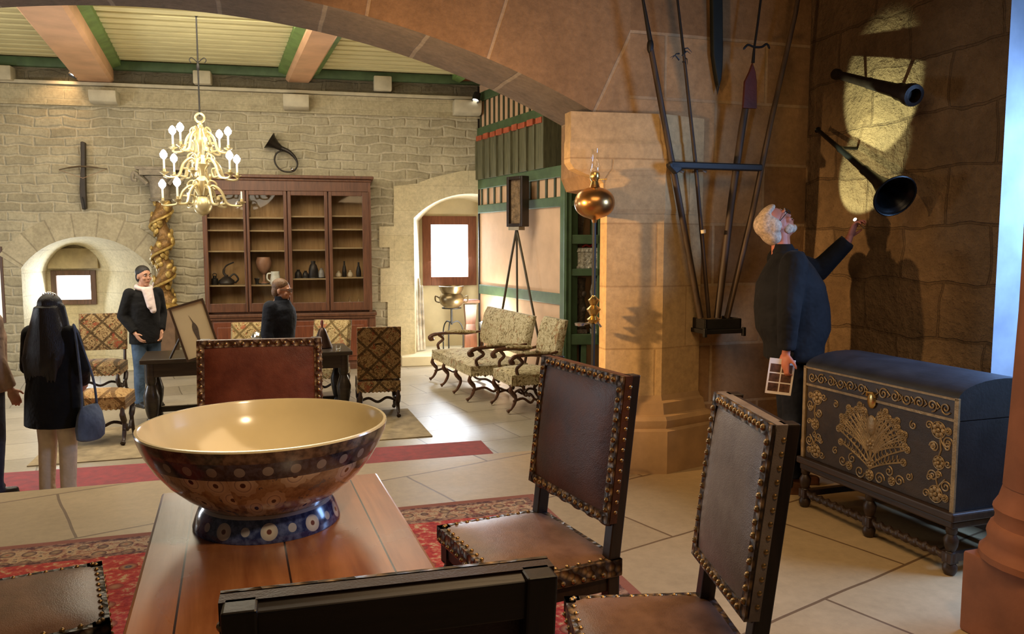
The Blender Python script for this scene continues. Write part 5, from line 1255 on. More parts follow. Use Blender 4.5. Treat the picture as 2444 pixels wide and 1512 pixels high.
p = at(1121, 850, 13.55); pd = thing('wooden_pedestal', 'reddish wooden pedestal in the right recess beside the partition', 'pedestal', (p.x, p.y+.2, zaR), FW.a)
zk2 = lambda py: at(1121, py, p.y+.2).z-zaR
PDW = wood('pedestal_red_wood', (.13, .045, .02), (.24, .09, .04), .4, 3, 'z')
b = B(); b.box((0, 0, .04), (.28, .26, .08)); b.obj('base', PDW, pd, smooth=0, bevel=.01)
b = B(); b.loft([[(x*k, y*k, z) for x, y in ((-.10, -.09), (.10, -.09), (.10, .09), (-.10, .09))] for z, k in ((.08, 1.1), (.3, 1.0), (.5, .8), (zk2(725), 1.05))]); b.obj('body', PDW, pd, smooth=0)
b = B(); b.box((0, 0, zk2(718)), (.30, .26, .05)); b.obj('top', PDW, pd, smooth=0, bevel=.01)
p = TP.w(.62, .22, ZF); up_ = thing('floor_uplight', 'small glowing uplight on the floor behind the settee', 'lamp', (p.x, p.y, ZF), 0)
b = B(); b.lathe([(.08, 0), (.08, .02), (.02, .03), (.02, .60), (.05, .62), (.07, .74), (.065, .74), (.04, .64), (.0, .64)], 16); b.obj('housing', IRON, up_)
b = B(); b.ell((0, 0, .71), (.045, .045, .05)); b.obj('bulb', emis('uplight_bulb', (1, .97, .9), 30), up_)

# ------------------------------------------------------------------ picture on a tripod easel
p = gr(1236, 880, ZF); ed = 11.9
ez = thing('tripod_easel', 'dark tripod easel before the half-timbered wall, holding a small framed picture', 'easel', (0, 0, 0), 0)
ap = at(1233, 545, ed); 
for q_ in (gr(1160, 850, ZF), None, gr(1318, 865, ZF)):
    if q_ is None: q2 = at(1236, 860, ed+.25); q2.z = ZF
    else: q2 = at(1172 if q_.x < .3 else 1308, 850, ed+.45 if q_.x < .3 else ed-.5); q2.z = ZF
    b = B(); 
    if abs(q2.x-ap.x) < .15: b.tube([ap, V((q2.x, q2.y, ZF+.01))], .016, 8)
    else:
        m1 = ap.lerp(q2, .5); b.tube(bez([ap, ap.lerp(q2, .25)+V((0, 0, .02)), m1+V((0, 0, .0)), V((q2.x, q2.y, ZF+.01))], 5), .018, 8)
    b.obj('leg', plain('easel_wood', (.06, .045, .022), .5), ez)
b = B(); b.box(ap+V((0, 0, .0)), (.20, .14, .05), rotz(R(-40))); b.obj('shelf', plain('easel_pale_ledge', (.34, .29, .22), .6), ez, smooth=0)
pc = thing('framed_picture', 'small dark framed relief picture standing on the tripod easel', 'picture', ap+V((0, 0, .026)), R(-50))
Hh = at(1233, 420, ed).z-ap.z-.03; Ww = .36
b = B(); fw2 = .05
for (xq0, xq1, zq0, zq1) in ((-Ww/2, -Ww/2+fw2, 0, Hh), (Ww/2-fw2, Ww/2, 0, Hh), (-Ww/2+fw2, Ww/2-fw2, 0, fw2), (-Ww/2+fw2, Ww/2-fw2, Hh-fw2, Hh)): b.bx(xq0, xq1, -.05, .09, zq0, zq1)
b.obj('frame', DARKWOOD, pc, smooth=0, bevel=.008)
b = B(); b.bx(-Ww/2+fw2, Ww/2-fw2, .0, .02, fw2, Hh-fw2); b.obj('relief_panel', plain('brown_relief', (.20, .125, .06), .6, 0, .6, 9, 1, 14, dist=.05), pc, smooth=0)

# ------------------------------------------------------------------ brass chandelier
cd = 10.2; cx0 = at(481, 400, cd); kz = lambda py: at(481, py, cd).z
chd = thing('chandelier', 'large brass chandelier with lit candle bulbs hanging in the hall', 'chandelier', (cx0.x, cx0.y, 0), R(8))
CHB = plain('pale_brass', (.62, .52, .29), .32, .6, .15, 8, .05)
ztc = ZC+.13
b = B(); b.tube([(0, 0, ztc), (0, 0, kz(278))], .010, 7); b.obj('cord', IRON, chd)
b = B(); b.lathe([(.06, ztc), (.06, ztc-.03), (.035, ztc-.07), (.0, ztc-.10)], 14); b.ell((0, 0, kz(160)), (.022, .022, .05)); 
for s in (-1, 1): b.tube(bez([(0, 0, kz(150)), (s*.07, 0, kz(138)), (s*.10, 0, kz(143)), (s*.08, 0, kz(150))], 4), .006, 5)
b.obj('ceiling_hook', IRON, chd)
b = B(); zr = kz(281); b.tube([(.055*math.cos(2*PI*k/16), 0, zr+.055*math.sin(2*PI*k/16)) for k in range(16)], .015, 7, closed=True); b.obj('ring', CHB, chd)
b = B(); b.lathe([(.02, zr-.06), (.035, zr-.09), (.025, zr-.13), (.06, zr-.2), (.085, zr-.28), (.05, zr-.34), (.04, kz(370)), (.085, kz(380)), (.10, kz(392)), (.05, kz(405)), (.04, kz(420)), (.09, kz(432)), (.075, kz(446)), (.045, kz(456)), (.04, kz(466))], 20); b.obj('stem', CHB, chd)
b = B(); b.ell((0, 0, kz(490)), (.115, .115, .125), seg=22, rings=14); b.lathe([(.0, kz(517)), (.018, kz(514)), (.025, kz(511)), (.03, kz(508))], 12); b.obj('ball', CHB, chd, smooth=60)
BULB = emis('candle_bulb', (1, .97, .90), 22); CREAM = plain('candle_tube', (.82, .80, .68), .5)
tiers = [(kz(352), kz(335), .335, 6, 0, (0, 1, 3, 4)), (kz(414), kz(398), .45, 6, .5, (0, 2, 3, 5)), (kz(480), kz(462), .47, 6, .1, (3, 4))]
ai = 0
for (zc_, zat, rad, n, ph, lit) in tiers:
    for k in range(n):
        a = 2*PI*(k+ph)/n; c1, s1 = math.cos(a), math.sin(a); P = lambda r, z: (r*c1, r*s1, z)
        b = B(); b.tube(bez([P(.04, zat-.02), P(rad*.25, zat+.10), P(rad*.48, zat+.03), P(rad*.62, zat-.12), P(rad*.85, zat-.15), P(rad, zc_-.05), P(rad, zc_-.02)], 5), [.018]*16+[.015]*15, 7)
        b.tube(bez([P(rad*.62, zat-.12), P(rad*.42, zat-.13), P(rad*.38, zat-.04), P(rad*.5, zat-.03)], 4), .013, 6)
        b.tube(bez([P(.05, zat+.02), P(rad*.2, zat+.16), P(rad*.36, zat+.13), P(rad*.34, zat+.06), P(rad*.26, zat+.08)], 4), .011, 6)
        arm = b.obj('arm', CHB, chd)
        b = B(); b.lathe([(.0, zc_-.035), (.02, zc_-.03), (.055, zc_-.008), (.058, zc_), (.02, zc_-.002), (.018, zc_+.03), (.022, zc_+.035), (.0, zc_+.035)], 12, (rad*c1, rad*s1, 0)); b.obj('drip_pan', CHB, arm)
        if k in lit:
            b = B(); b.tube([P(rad, zc_+.03), P(rad, zc_+.155)], .013, 8); b.obj('candle', CREAM, arm)
            b = B(); b.lathe([(.012, zc_+.15), (.042, zc_+.185), (.046, zc_+.215), (.022, zc_+.255), (.0, zc_+.27)], 10, (rad*c1, rad*s1, 0)); b.obj('bulb', BULB, arm)
        elif k % 2 == 0:
            b = B(); b.tube([P(rad, zc_+.03), P(rad, zc_+.13)], .010, 8); b.obj('candle', CREAM, arm)
# ------------------------------------------------------------------ people
def skin_mat(name, c): return plain(name, c, .5, 0, .12, 14, .05, 60, spec=.4)
SKIN = skin_mat('skin', (.52, .27, .17)); SKINR = skin_mat('ruddy_skin', (.50, .17, .10))
DARKHAIR = plain('dark_hair', (.012, .008, .006), .42, 0, .4, 30, .6, 60, stretch=(3, 3, .4), dist=.01)
BLACKHAIR = plain('long_black_hair', (.009, .006, .007), .42, 0, .5, 26, .5, 50, stretch=(4, 4, .3), dist=.012)
BROWNHAIR = plain('brown_hair', (.16, .085, .04), .5, 0, .4, 30, .6, 60, dist=.01)
WHITEHAIR = plain('white_hair', (.50, .38, .27), .6, 0, .4, 60, .5, 140, dist=.006)
def cloth(name, c, var=.3): return plain(name, c, .8, 0, var, 9, .55, 5.5, .2, dist=.06, sheen=.03)
JKT = cloth('black_jacket_cloth', (.007, .007, .008)); NAVY = cloth('navy_jacket_cloth', (.010, .013, .022)); COAT = cloth('black_coat_cloth', (.006, .006, .007))
JEANS = cloth('blue_denim', (.06, .10, .17)); DNAVY = cloth('dark_trousers', (.010, .013, .022)); CREAMT = cloth('cream_trousers', (.62, .50, .38), .12); DJEANS = cloth('dark_denim', (.03, .035, .055))
BEIGEJ = cloth('beige_jacket_cloth', (.33, .22, .15)); SCARF = cloth('white_scarf_cloth', (.75, .62, .60), .12)
SHOE = plain('brown_shoe_leather', (.12, .045, .018), .4); SHOEB = plain('black_shoe_leather', (.012, .010, .009), .4)
EYEW = plain('eye_white', (.75, .72, .68), .3, 0, .05, 5, 0); EYED = plain('eye_dark', (.015, .010, .008), .2, 0, .1, 5, 0); LIP = plain('lips', (.36, .12, .09), .5)

def hand(b, w, d, n, curl=.5, s=1):
    """palm and five fingers: d points along the hand, n out of the palm, s = which side the thumb is on"""
    d = V(d).normalized(); n = V(n); n = (n-d*n.dot(d)).normalized(); t = d.cross(n)*s
    w = V(w); rot = M((t, d, n)).transposed()
    b.ell(w+d*.045, (.042, .056, .017), rot, 12, 8); b.ell(w, (.029, .03, .022), rot, 10, 6)
    for i, (off, ln) in enumerate(((.031, .072), (.0105, .082), (-.0105, .076), (-.030, .060))):
        p = w+d*(.088-.006*abs(i-1))+t*off; q = p; a = curl*.35; pts = [p-d*.03, p]
        for sg in (.45, .32, .25):
            q = q+(d*math.cos(a)+n*math.sin(a))*(ln*sg); pts.append(q); a += curl*.75
        b.tube(pts, [.0095, .0095, .0088, .008, .0066], 8); b.ell(pts[-1], (.0066,)*3, seg=8, rings=5)
    p = w+d*.022+t*.030; dr_ = (d*.62+t*.68+n*.28).normalized(); q = p+dr_*.042; q2 = q+(dr_*.55+d*.6+n*.3*curl).normalized()*.032
    b.tube([p-dr_*.012, p, q, q2], [.012, .013, .0105, .008], 8); b.ell(q2, (.008,)*3, seg=8, rings=5)

def person(label, loc, rz, J, sk, hair, jacket, trousers, shoes, jm, tm, sm, hm, headrot=(0, 0), vox=.010, sleeves=True, hem=.84, bulk=1.0, belly=0, hoodless=True, build=1.0, female=False, hands=None, beard=None, glasses=False, scale=1.0, torso_lean=(0, 0), collar=True):
    """J: joints in metres for a 1.75 m figure facing -y (its right side is -x)"""
    t = thing('person', label, 'person', loc, rz); t.scale = (scale,)*3
    D = dict(hipL=(.09, 0, .92), hipR=(-.09, 0, .92), kneeL=(.095, -.01, .49), kneeR=(-.095, -.01, .49), ankL=(.10, .02, .085), ankR=(-.10, .02, .085),
             shL=(.175, .01, 1.43), shR=(-.175, .01, 1.43), elL=(.24, .03, 1.14), elR=(-.24, .03, 1.14), wrL=(.25, -.06, .90), wrR=(-.25, -.06, .90), head=(0, -.02, 1.635), neck=(0, .015, 1.47))
    D.update(J); D = {k: V(v) for k, v in D.items()}
    lx, ly = torso_lean
    def tor(z): f_ = max(0, (z-.92)/.55); return V((lx*f_, ly*f_, 0))
    hr = M.Rotation(headrot[1], 3, 'Z') @ M.Rotation(headrot[0], 3, 'X'); H = D['head']
    hp = lambda x, y, z: H + hr @ V((x, y, z))
    # body
    b = B()
    b.ell(hp(0, .012, .028), (.074, .095, .092), hr, 18, 12); b.ell(hp(0, -.022, -.035), (.058, .068, .078), hr, 16, 10); b.ell(hp(0, -.052, -.088), (.032, .032, .026), hr, 12, 8)
    b.loft([[hp(x*k, -.078-dy, z) for x, dy in ((-.013, 0), (0, .012), (.013, 0), (0, -.02))] for z, k, dy in ((.032, .6, 0), (.01, .8, 0))])
    b.loft([[hp(.010*math.cos(a)*k, -.082-dy+.014*math.sin(a), z) for a in [2*PI*i/8 for i in range(8)]] for z, k, dy in ((.03, .7, -.004), (.005, .9, .006), (-.018, 1.5, .016), (-.026, 1.3, .008))])
    for s in (-1, 1):
        b.ell(hp(s*.075, .012, -.005), (.010, .020, .032), hr, 10, 7); b.ell(hp(s*.032, -.074, .038), (.026, .016, .010), hr, 10, 6); b.ell(hp(s*.040, -.062, -.02), (.024, .022, .022), hr, 10, 6)
    b.ell(hp(0, -.084, -.052), (.024, .012, .009), hr, 10, 6)
    b.cap(D['neck']+V((0, 0, -.05)), hp(0, .015, -.06), .062, .054)
    st = [(.84, .155, .115), (.92, .165, .118), (1.02, .152, .108), (1.15, .152, .108), (1.30, .168, .115), (1.40, .165, .098), (1.46, .09, .07), (1.48, .06, .06)]
    b.loft([[tor(z)+V((hw*build*math.cos(a), hd*build*math.sin(a)+.01, z)) for a in [2*PI*i/20 for i in range(20)]] for z, hw, hd in st])
    for S, s in (('L', 1), ('R', -1)):
        b.cap(D['sh'+S], D['el'+S], .048, .038); b.cap(D['el'+S], D['wr'+S], .038, .026)
        b.cap(D['hip'+S], D['knee'+S], .078, .052); b.cap(D['knee'+S], D['ank'+S], .052, .036)
        f_ = D['ank'+S]; b.cap(f_+V((0, .02, -.045)), f_+V((0, -.13, -.055)), .034, .026)
        hd_ = (hands or {}).get(S)
        if hd_ is None:
            dd = (D['wr'+S]-D['el'+S]).normalized(); nn = V((-s, -.2, 0)); cu = .55; sd = None
        else: dd, nn, cu = hd_[:3]; sd = hd_[3] if len(hd_) > 3 else None
        nn = V(nn); dd = V(dd); tt = dd.cross(nn); 
        if sd is None: sd = 1 if tt.y < 0 else -1
        hand(b, D['wr'+S]+dd.normalized()*.02, dd, nn, cu, sd)
    b.obj('body', sk, t, remesh=min(vox, .0065), smit=2)
    # eyes and mouth
    for s in (-1, 1):
        b = B(); b.ell(hp(s*.031, -.076, .020), (.0125, .010, .0085), hr, 12, 8); e = b.obj('eye', EYEW, t)
        b = B(); b.ell(hp(s*.031, -.0845, .020), (.0058, .0035, .0058), hr, 10, 6); b.obj('iris', EYED, e)
        b = B(); b.tube([hp(s*.014, -.090, .040), hp(s*.032, -.092, .046), hp(s*.052, -.080, .038)], [.003, .0038, .0022], 6); b.obj('eyebrow', hm, t)
    b = B(); b.tube([hp(-.022, -.090, -.052), hp(-.008, -.0965, -.0495), hp(.008, -.0965, -.0495), hp(.022, -.090, -.052)], [.002, .0045, .0045, .002], 6); b.obj('mouth', LIP, t)
    # trousers and shoes
    b = B(); g = 1.0
    b.loft([[tor(z)*.5+V((hw*build*math.cos(a), hd*build*math.sin(a)+.01, z)) for a in [2*PI*i/20 for i in range(20)]] for z, hw, hd in ((.80, .12, .10), (.86, .175, .135), (.92, .182, .135), (1.0, .170, .125), (1.04, .165, .12))])
    for S in 'LR':
        b.cap(D['hip'+S]+V((0, 0, -.01)), D['knee'+S], .098, .074); k_ = D['knee'+S]; a_ = D['ank'+S]; b.cap(k_, a_+V((0, 0, .03)), .074, .062); b.tube([a_+V((0, 0, .06)), a_+V((0, -.012, -.045))], [.062, .068], 14)
    b.obj('trousers', tm, t, remesh=max(vox, .012), smit=5)
    for S in 'LR':
        f_ = D['ank'+S]; b = B(); b.cap(f_+V((0, .03, -.045)), f_+V((0, -.05, -.045)), .038, .042); b.cap(f_+V((0, -.05, -.05)), f_+V((0, -.155, -.056)), .042, .029)
        b.bx(f_.x-.037, f_.x+.037, f_.y-.175, f_.y+.065, .0, .02); b.obj('shoe', sm, t, remesh=.008, smit=4)
    # jacket
    if jacket:
        b = B(); js = [(hem, .185+.01, .145), (hem+.10, .190, .148), (1.02, .180, .140+belly), (1.15, .180, .142+belly), (1.30, .195, .145+belly*.5), (1.40, .180, .120), (1.46, .105, .088), (1.50, .080, .078)]
        if female: js = [(hem, .235, .17), (hem+.12, .228, .165), (.92, .218, .16), (1.05, .195, .145), (1.18, .185, .142), (1.32, .195, .145), (1.41, .175, .115), (1.47, .10, .085), (1.50, .078, .075)]
        b.loft([[tor(z)+V((hw*build*bulk*math.cos(a), hd*build*bulk*math.sin(a)+.008-belly*.5, z)) for a in [2*PI*i/24 for i in range(24)]] for z, hw, hd in js])
        for S in 'LR':
            b.cap(D['sh'+S]+V((0, 0, -.005)), D['el'+S], .074*bulk, .060*bulk); w_ = D['wr'+S]; e_ = D['el'+S]; b.cap(e_, e_.lerp(w_, .55), .060*bulk, .052*bulk); b.tube([e_.lerp(w_, .5), w_+(e_-w_).normalized()*.0], [.053*bulk, .046*bulk], 14)
        b.obj('jacket', jm, t, remesh=max(vox, .012), smit=4)
        if collar:
            b = B(); n = 20; rings = []
            for r_, z in ((.078, 1.455), (.080, 1.50), (.076, 1.545), (.066, 1.545), (.068, 1.50), (.066, 1.455)):
                rings.append([tor(1.45)+V((r_*math.cos(2*PI*i/n), r_*1.0*math.sin(2*PI*i/n)+.008, z-(.03 if math.sin(2*PI*i/n) < -.5 else 0))) for i in range(n)])
            b.loft(rings, cap=False, closed=True); b.obj('collar', jm, t, smooth=60)
    # hair
    b = B()
    if hair == 'short':
        b.ell(hp(0, .030, .060), (.082, .098, .082), hr, 18, 12); b.ell(hp(0, .055, -.005), (.074, .066, .085), hr, 16, 10)
    elif hair == 'thin':
        b.ell(hp(0, .040, .040), (.082, .086, .080), hr, 18, 12); b.ell(hp(0, .065, -.020), (.076, .058, .085), hr, 16, 10)
        for s in (-1, 1): b.ell(hp(s*.072, .025, .015), (.020, .038, .045), hr, 12, 8)
        b.ell(hp(0, -.005, .100), (.06, .07, .025), hr, 12, 8)
    elif hair == 'long':
        b.ell(hp(0, .020, .045), (.090, .105, .095), hr, 18, 12)
        b.loft([[V((w_*math.cos(a), y_+d_*math.sin(a), z)) for a in [2*PI*i/18 for i in range(18)]] for z, w_, d_, y_ in
                ((H.z+.03, .095, .085, .045), (H.z-.05, .118, .098, .045), (H.z-.14, .145, .10, .055), (H.z-.25, .180, .10, .07), (H.z-.36, .190, .085, .095), (H.z-.46, .165, .06, .12), (H.z-.53, .10, .035, .135))])
        for s in (-1, 1): b.cap(hp(s*.082, -.01, .02), hp(s*.11, .0, -.16), .032, .045)
        random.seed(5)
        for k in range(9):
            xx = -.13+.26*k/8; b.tube([V((xx*.9, .08, H.z-.26)), V((xx*1.05, .14, H.z-.40)), V((xx*1.0, .155, H.z-.56-.05*random.random()))], [.04, .034, .008], 8)
    b.obj('hair', hm, t, remesh=.008, smit=9 if hair == 'long' else 3)
    if beard:
        b = B(); b.ell(hp(0, -.056, -.088), (.040, .034, .026), hr, 14, 9); b.ell(hp(0, -.092, -.036), (.028, .009, .007), hr, 12, 6)
        for s in (-1, 1): b.ell(hp(s*.052, -.028, -.062), (.012, .034, .030), hr, 12, 8)
        b.obj('beard', beard, t, remesh=.006, smit=3)
    if glasses:
        b = B()
        for s in (-1, 1):
            b.tube([hp(s*.033+.024*math.cos(2*PI*i/14), -.097, .020+.019*math.sin(2*PI*i/14)) for i in range(14)], .0028, 5, closed=True)
            b.tube([hp(s*.057, -.095, .026), hp(s*.074, -.05, .024), hp(s*.078, .01, .018)], .0026, 5)
        b.tube([hp(-.010, -.098, .024), hp(.010, -.098, .024)], .0028, 5); b.obj('glasses', IRON, t)
    return t, D, tor, hp, hr

# man in black jacket and white scarf, by the far end of the hall
p = at(352, 900, 9.95)
t, D, tor, hp, hr = person('person with short dark hair, black jacket and white scarf beside the framed drawing', (p.x, p.y, ZF), R(50), dict(elR=(-.25, .07, 1.15), wrR=(-.17, -.07, .95), elL=(.26, .07, 1.15), wrL=(.17, -.07, .95)), SKIN, 'short', True, True, True, JKT, JEANS, SHOEB, DARKHAIR, headrot=(.05, R(8)), bulk=1.02, hem=.80, collar=False)
b = B(); n = 18; b.tube([V((.082*math.cos(2*PI*i/n), .082*math.sin(2*PI*i/n), 1.50-.02*math.sin(-2*PI*i/n))) for i in range(n)], .032, 8, closed=True); b.cap(V((.02, -.10, 1.47)), V((.03, -.165, 1.22)), .045, .04); b.cap(V((-.03, -.10, 1.47)), V((-.01, -.165, 1.27)), .04, .035); b.obj('scarf', SCARF, t, remesh=.010, smit=4)
# woman with long black hair, from behind
p = at(128, 900, 6.2)
t, D, tor, hp, hr = person('person with long black hair seen from behind in black coat and cream trousers', (p.x, p.y, ZF+.0125), R(172), dict(elR=(-.25, -.02, 1.14), wrR=(-.16, -.16, 1.0), elL=(.25, -.02, 1.14), wrL=(.16, -.16, 1.0), hipL=(.085, 0, .92), hipR=(-.085, 0, .92)), SKIN, 'long', True, True, True, COAT, CREAMT, SHOEB, BLACKHAIR, female=True, hem=.65, bulk=1.10, scale=.93, collar=True)
b = B(); 
for k in range(6): q = hp(-.05+.02*k, .02, .138-.002*(k-2.5)**2); b.ell(q, (.006, .022, .014), hr, 8, 5)
b.obj('hair_clip', SILV, t)
q = M.Rotation(R(172), 3, 'Z') @ V((-.31, .02, 0)); 
bag = thing('handbag', 'blue-grey soft handbag at the hip of the long-haired person in black coat', 'bag', (p.x+q.x, p.y+q.y, 0), R(172)); BAGM = cloth('blue_grey_bag_cloth', (.10, .13, .20))
b = B(); b.loft([[(w_*math.cos(a), d_*math.sin(a), z) for a in [2*PI*i/16 for i in range(16)]] for z, w_, d_ in ((.02, .06, .10), (.04, .072, .14), (.12, .075, .15), (.22, .06, .13), (.28, .03, .10), (.29, .02, .09))]); b.obj('pouch', BAGM, bag, loc=(0, 0, 0))
b = B(); b.tube(bez([(0, -.09, .27), (.01, -.07, .5), (.07, -.02, .80), (.10, 0, .92), (.07, .02, .80), (.01, .07, .5), (0, .09, .27)], 5), .010, 6); b.obj('strap', BAGM, bag)
# person at the left edge
p = at(-38, 900, 6.3)
t, D, tor, hp, hr = person('person in beige jacket and dark jeans, carrying a black shoulder bag', (p.x, p.y, ZF+.0125), R(150), {}, SKIN, 'short', True, True, True, BEIGEJ, DJEANS, SHOEB, BROWNHAIR, bulk=1.15, hem=.86)
q = M.Rotation(R(150), 3, 'Z') @ V((-.20, .20, 0))
bag = thing('shoulder_bag', 'black shoulder bag worn by the person in the beige jacket', 'bag', (p.x+q.x+.02, p.y+q.y-.06, ZF+.62), R(150))
b = B(); b.box((0, 0, .14), (.10, .26, .28)); b.obj('pouch', BLACK, bag, bevel=.03)
b = B(); b.tube(bez([(0, -.10, .26), (.05, -.06, .45), (.14, -.0, .72), (.14, .04, .72), (.04, .10, .45), (0, .11, .26)], 4), .014, 6); b.obj('strap', BLACK, bag)
# person at the table
p = at(668, 850, 8.55)
t, D, tor, hp, hr = person('person with brown hair and glasses in dark jacket before the bookcase, facing right', (p.x, p.y, ZF+.0105), R(80), dict(head=(0, -.05, 1.60)), SKIN, 'short', True, True, True, NAVY, DNAVY, SHOEB, BROWNHAIR, headrot=(.15, R(8)), bulk=1.12, scale=.955, glasses=True, torso_lean=(0, -.05))
# old man in the near room looking up at the trumpet
p = at(1880, 1100, 4.88); p.z = 0
mp_ = V((p.x+.02, p.y+.06, 0))
hd = dict(L=((.0, -.35, .95), (-.5, -.8, .0), 1.15), R=((.0, .12, -.95), (.55, -.75, .15), .9))
t, D, tor, hp, hr = person('white-haired bearded person in dark jacket reaching up towards the black trumpet', mp_, R(84),
    dict(head=(.0, .115, 1.665), neck=(0, .075, 1.49), shL=(.175, .045, 1.45), shR=(-.19, .045, 1.43), elL=(.21, -.20, 1.37), wrL=(.14, -.36, 1.565), elR=(-.27, .085, 1.14), wrR=(-.265, .09, .92),
         kneeL=(.10, -.02, .50), ankL=(.11, -.05, .085), ankR=(-.10, .06, .085)), SKINR, 'thin', True, True, True, JKT, DNAVY, SHOE, WHITEHAIR,
    headrot=(-.75, R(10)), vox=.008, bulk=1.16, belly=.045, hem=.83, build=1.05, hands=hd, beard=WHITEHAIR, glasses=True, scale=1.0, torso_lean=(0, .05))
OM = M.Translation(mp_) @ M.Rotation(R(84), 4, 'Z') @ M.Scale(1.0, 4)
# leaflet in his right hand and a little torch in his left
q = OM @ (D['wrR']+V((-.0, -.005, -.11)))
lf = thing('leaflet', 'white leaflet with dark pictures held low by the white-haired person', 'leaflet', q, 0)
xd = V((.98, -.12, -.10)).normalized(); zd = V((-.11, .05, -.99)); zd = (zd-xd*zd.dot(xd)).normalized(); yd = zd.cross(xd)
mt = M(((xd.x, yd.x, zd.x, 0), (xd.y, yd.y, zd.y, 0), (xd.z, yd.z, zd.z, 0), (0, 0, 0, 1)))
b = B(); b.box((-.03, 0, .055), (.150, .003, .215)); b.xf(mt); b.obj('paper', plain('leaflet_paper', (.80, .72, .64), .6, 0, .05, 5, 0), lf, smooth=0)
PHOTO = plain('leaflet_pictures', (.10, .045, .025), .5, 0, .6, 40, 0)
for i in range(2):
    for j in range(3):
        b = B(); b.box((-.065+.068*i, 0, .005+.058*j), (.060, .0045, .050)); b.xf(mt); b.obj('printed_picture', PHOTO, lf, smooth=0)
q = OM @ (D['wrL']+V((-.01, -.07, .10))); dq = OM.to_3x3() @ V((.15, .55, .55)); dq.normalize()
tp_ = thing('torch', 'small pale torch in the raised hand near the black trumpet', 'torch', q, 0); dq = V((-.75, -.25, .55)).normalized()
rot = dq.to_track_quat('Z', 'Y').to_matrix()
b = B(); b.lathe([(.0, -.03), (.008, -.03), (.009, .03), (.012, .04), (.012, .055), (.0, .055)], 12, (0, 0, 0), rot); b.obj('barrel', SILV, tp_)
b = B(); b.lathe([(.0, .054), (.011, .054), (.011, .060), (.0, .062)], 12, (0, 0, 0), rot); b.obj('lens', emis('torch_lens', (1, 1, .95), 5), tp_)
# ------------------------------------------------------------------ camera, light, colour
cam = bpy.data.cameras.new('camera'); co = bpy.data.objects.new('camera', cam); C.objects.link(co)
cam.sensor_width = 36; cam.lens = FPX/2444*36; cam.clip_start = .05
co.location = (0, 0, CAMZ); co.rotation_euler = (PI/2-PITCH, 0, 0); SC.camera = co
def lamp(name, typ, loc, energy, col, target=None, size=.3, **kw):
    L = bpy.data.lights.new(name, typ); L.energy = energy; L.color = col
    o = bpy.data.objects.new(name, L); C.objects.link(o); o.location = loc
    if typ == 'AREA': L.size = size
    else: L.shadow_soft_size = size
    for k, v in kw.items(): setattr(L, k, v)
    if target is not None: o.rotation_euler = (V(target)-V(loc)).to_track_quat('-Z', 'Y').to_euler()
    return o
WARM = (1, .78, .50); WW = (1, .87, .66); COOL = (.78, .88, 1)
ch = at(481, 400, 10.2)
lamp('chandelier_light', 'POINT', (ch.x, ch.y, 2.75), 60, WW, size=.6)
c0 = FW.w(-1.5, 4.3, 4.1); lamp('hall_fill_light', 'AREA', c0, 215, WW, FW.w(-1.5, 3.6, 0), size=3.2)  # added area fill for the hall, not a real ceiling fixture
c0 = FW.w(-5, 5.2, 3.9); lamp('hall_fill_light_left', 'AREA', c0, 175, WW, FW.w(-5, 3.0, 0), size=2.5)  # second added fill, over the left half of the hall
wc = FW.w((wr[0][0]+wr[2][0])/2, -dR+.1, (wr[0][1]+wr[1][1])/2); lamp('window_light_right', 'AREA', wc, 75, COOL, FW.w((wr[0][0]+wr[2][0])/2+.2, 4, -.5), size=.8)
wc = FW.w((wl[0][0]+wl[2][0])/2, -dL+.1, (wl[0][1]+wl[1][1])/2); lamp('window_light_left', 'AREA', wc, 28, COOL, FW.w((wl[0][0]+wl[2][0])/2, 4, -.5), size=.5)
# a hall window out of view on the left
lamp('window_light_hall_left', 'AREA', FW.w(-8.5, 4.5, 1.2), 170, (.88, .93, 1), FW.w(-4, 4.5, -.5), size=1.6)
# black spots on the cornice
lamp('cornice_spot_left', 'SPOT', FW.w(FW.u(180, 178), .42, FW.z(180, 178)), 22, (1, .62, .32), FW.w(FW.u(165), 0, 3.55), size=.04, spot_size=R(95), spot_blend=.7)
# floor lamp behind the settee washing the partition
p = TP.w(.8, .30, ZF+.75); lamp('floor_uplight', 'POINT', p, 75, (1, .95, .82), size=.06)
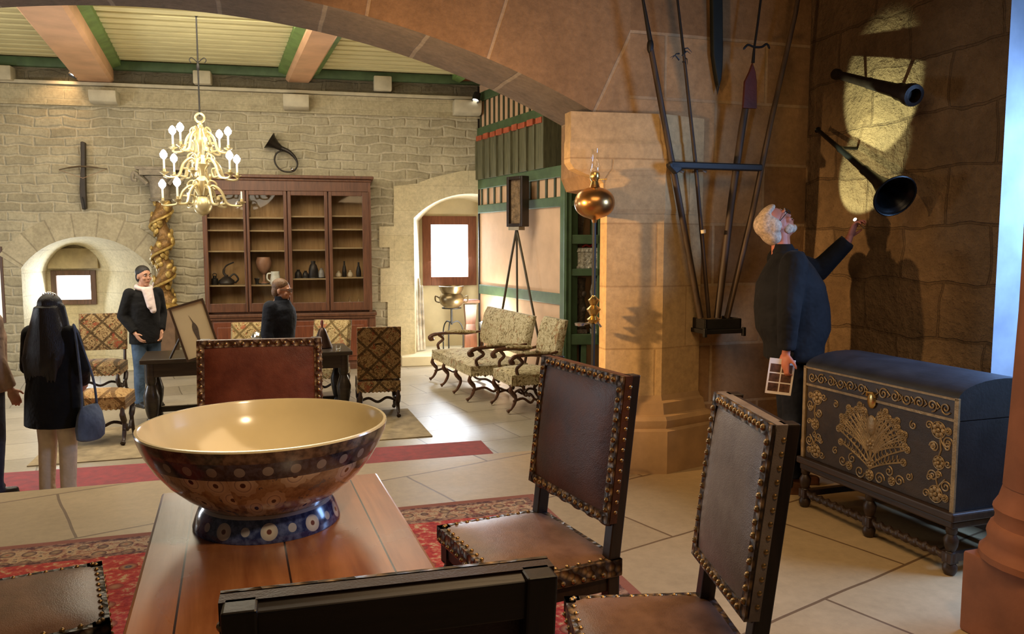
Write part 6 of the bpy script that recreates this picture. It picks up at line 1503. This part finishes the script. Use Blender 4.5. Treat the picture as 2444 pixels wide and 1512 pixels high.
# near room
lamp('pier_spot', 'SPOT', (-1.75, 4.1, 1.75), 480, (1, .60, .26), AW.w(ua-.12, 0, 1.2), size=.05, spot_size=R(50), spot_blend=.95)
lamp('arch_fill_light', 'SPOT', (-.7, 3.4, 1.9), 130, (1, .60, .28), AW.w(AW.u(1180, 80), 0, 3.05), size=.1, spot_size=R(85), spot_blend=.9)  # added warm fill to brighten the stones above the arch
lamp('near_fill_light', 'AREA', (.4, 2.7, 2.9), 36, (1, .68, .36), (.5, 3.2, 0), size=1.6)  # added overhead fill for the near room, no fixture there
lamp('floor_fill_light', 'SPOT', (1.2, 1.0, 3.2), 85, (1, .60, .28), (1.2, 3.6, 0), size=.15, spot_size=R(62), spot_blend=.8)  # added spot from above that brightens the near floor
lamp('table_fill_light', 'SPOT', (.45, .95, 2.6), 75, (1, .74, .44), (-.55, 2.1, .85), size=.06, spot_size=R(60), spot_blend=.7)  # added fill, placed to brighten the tabletop and the bowl's near side
# daylight from the deep window on the right
lamp('window_light_side', 'AREA', RW.w(uE+.75, -.45, 1.9), 75, (.30, .52, 1), RW.w(uE+.2, 1.6, .9), size=1.1)
lamp('window_light_reveal', 'AREA', RW.w(uE+1.25, -.6, 1.9), 30, (.26, .52, 1), RW.w(uE, -.35, 1.6), size=.8)
# the two small picture lights on the side wall
def wl2(px, py): u, z = RW.uz(px, py, 0); return RW.w(u, 0, z)
for nm, (px, py), (sx, sy), e, ang in (('wall_spot_upper', (2095, 262), (2075, 400), 55, 56), ('wall_spot_lower', (2062, 420), (1990, 560), 55, 42)):
    u, z = RW.uz(sx, sy, 0)
    lamp(nm, 'SPOT', RW.w(u, .5, z), e, (.86, 1, .62), wl2(px, py), size=.01, spot_size=R(ang), spot_blend=.25)
w = bpy.data.worlds.new('world'); SC.world = w; w.use_nodes = True
w.node_tree.nodes['Background'].inputs[0].default_value = (1, .80, .56, 1); w.node_tree.nodes['Background'].inputs[1].default_value = .04
SC.view_settings.view_transform = 'Standard'; SC.view_settings.look = 'None'; SC.view_settings.exposure = 0; SC.view_settings.gamma = 1
SC.cycles.use_denoising = True
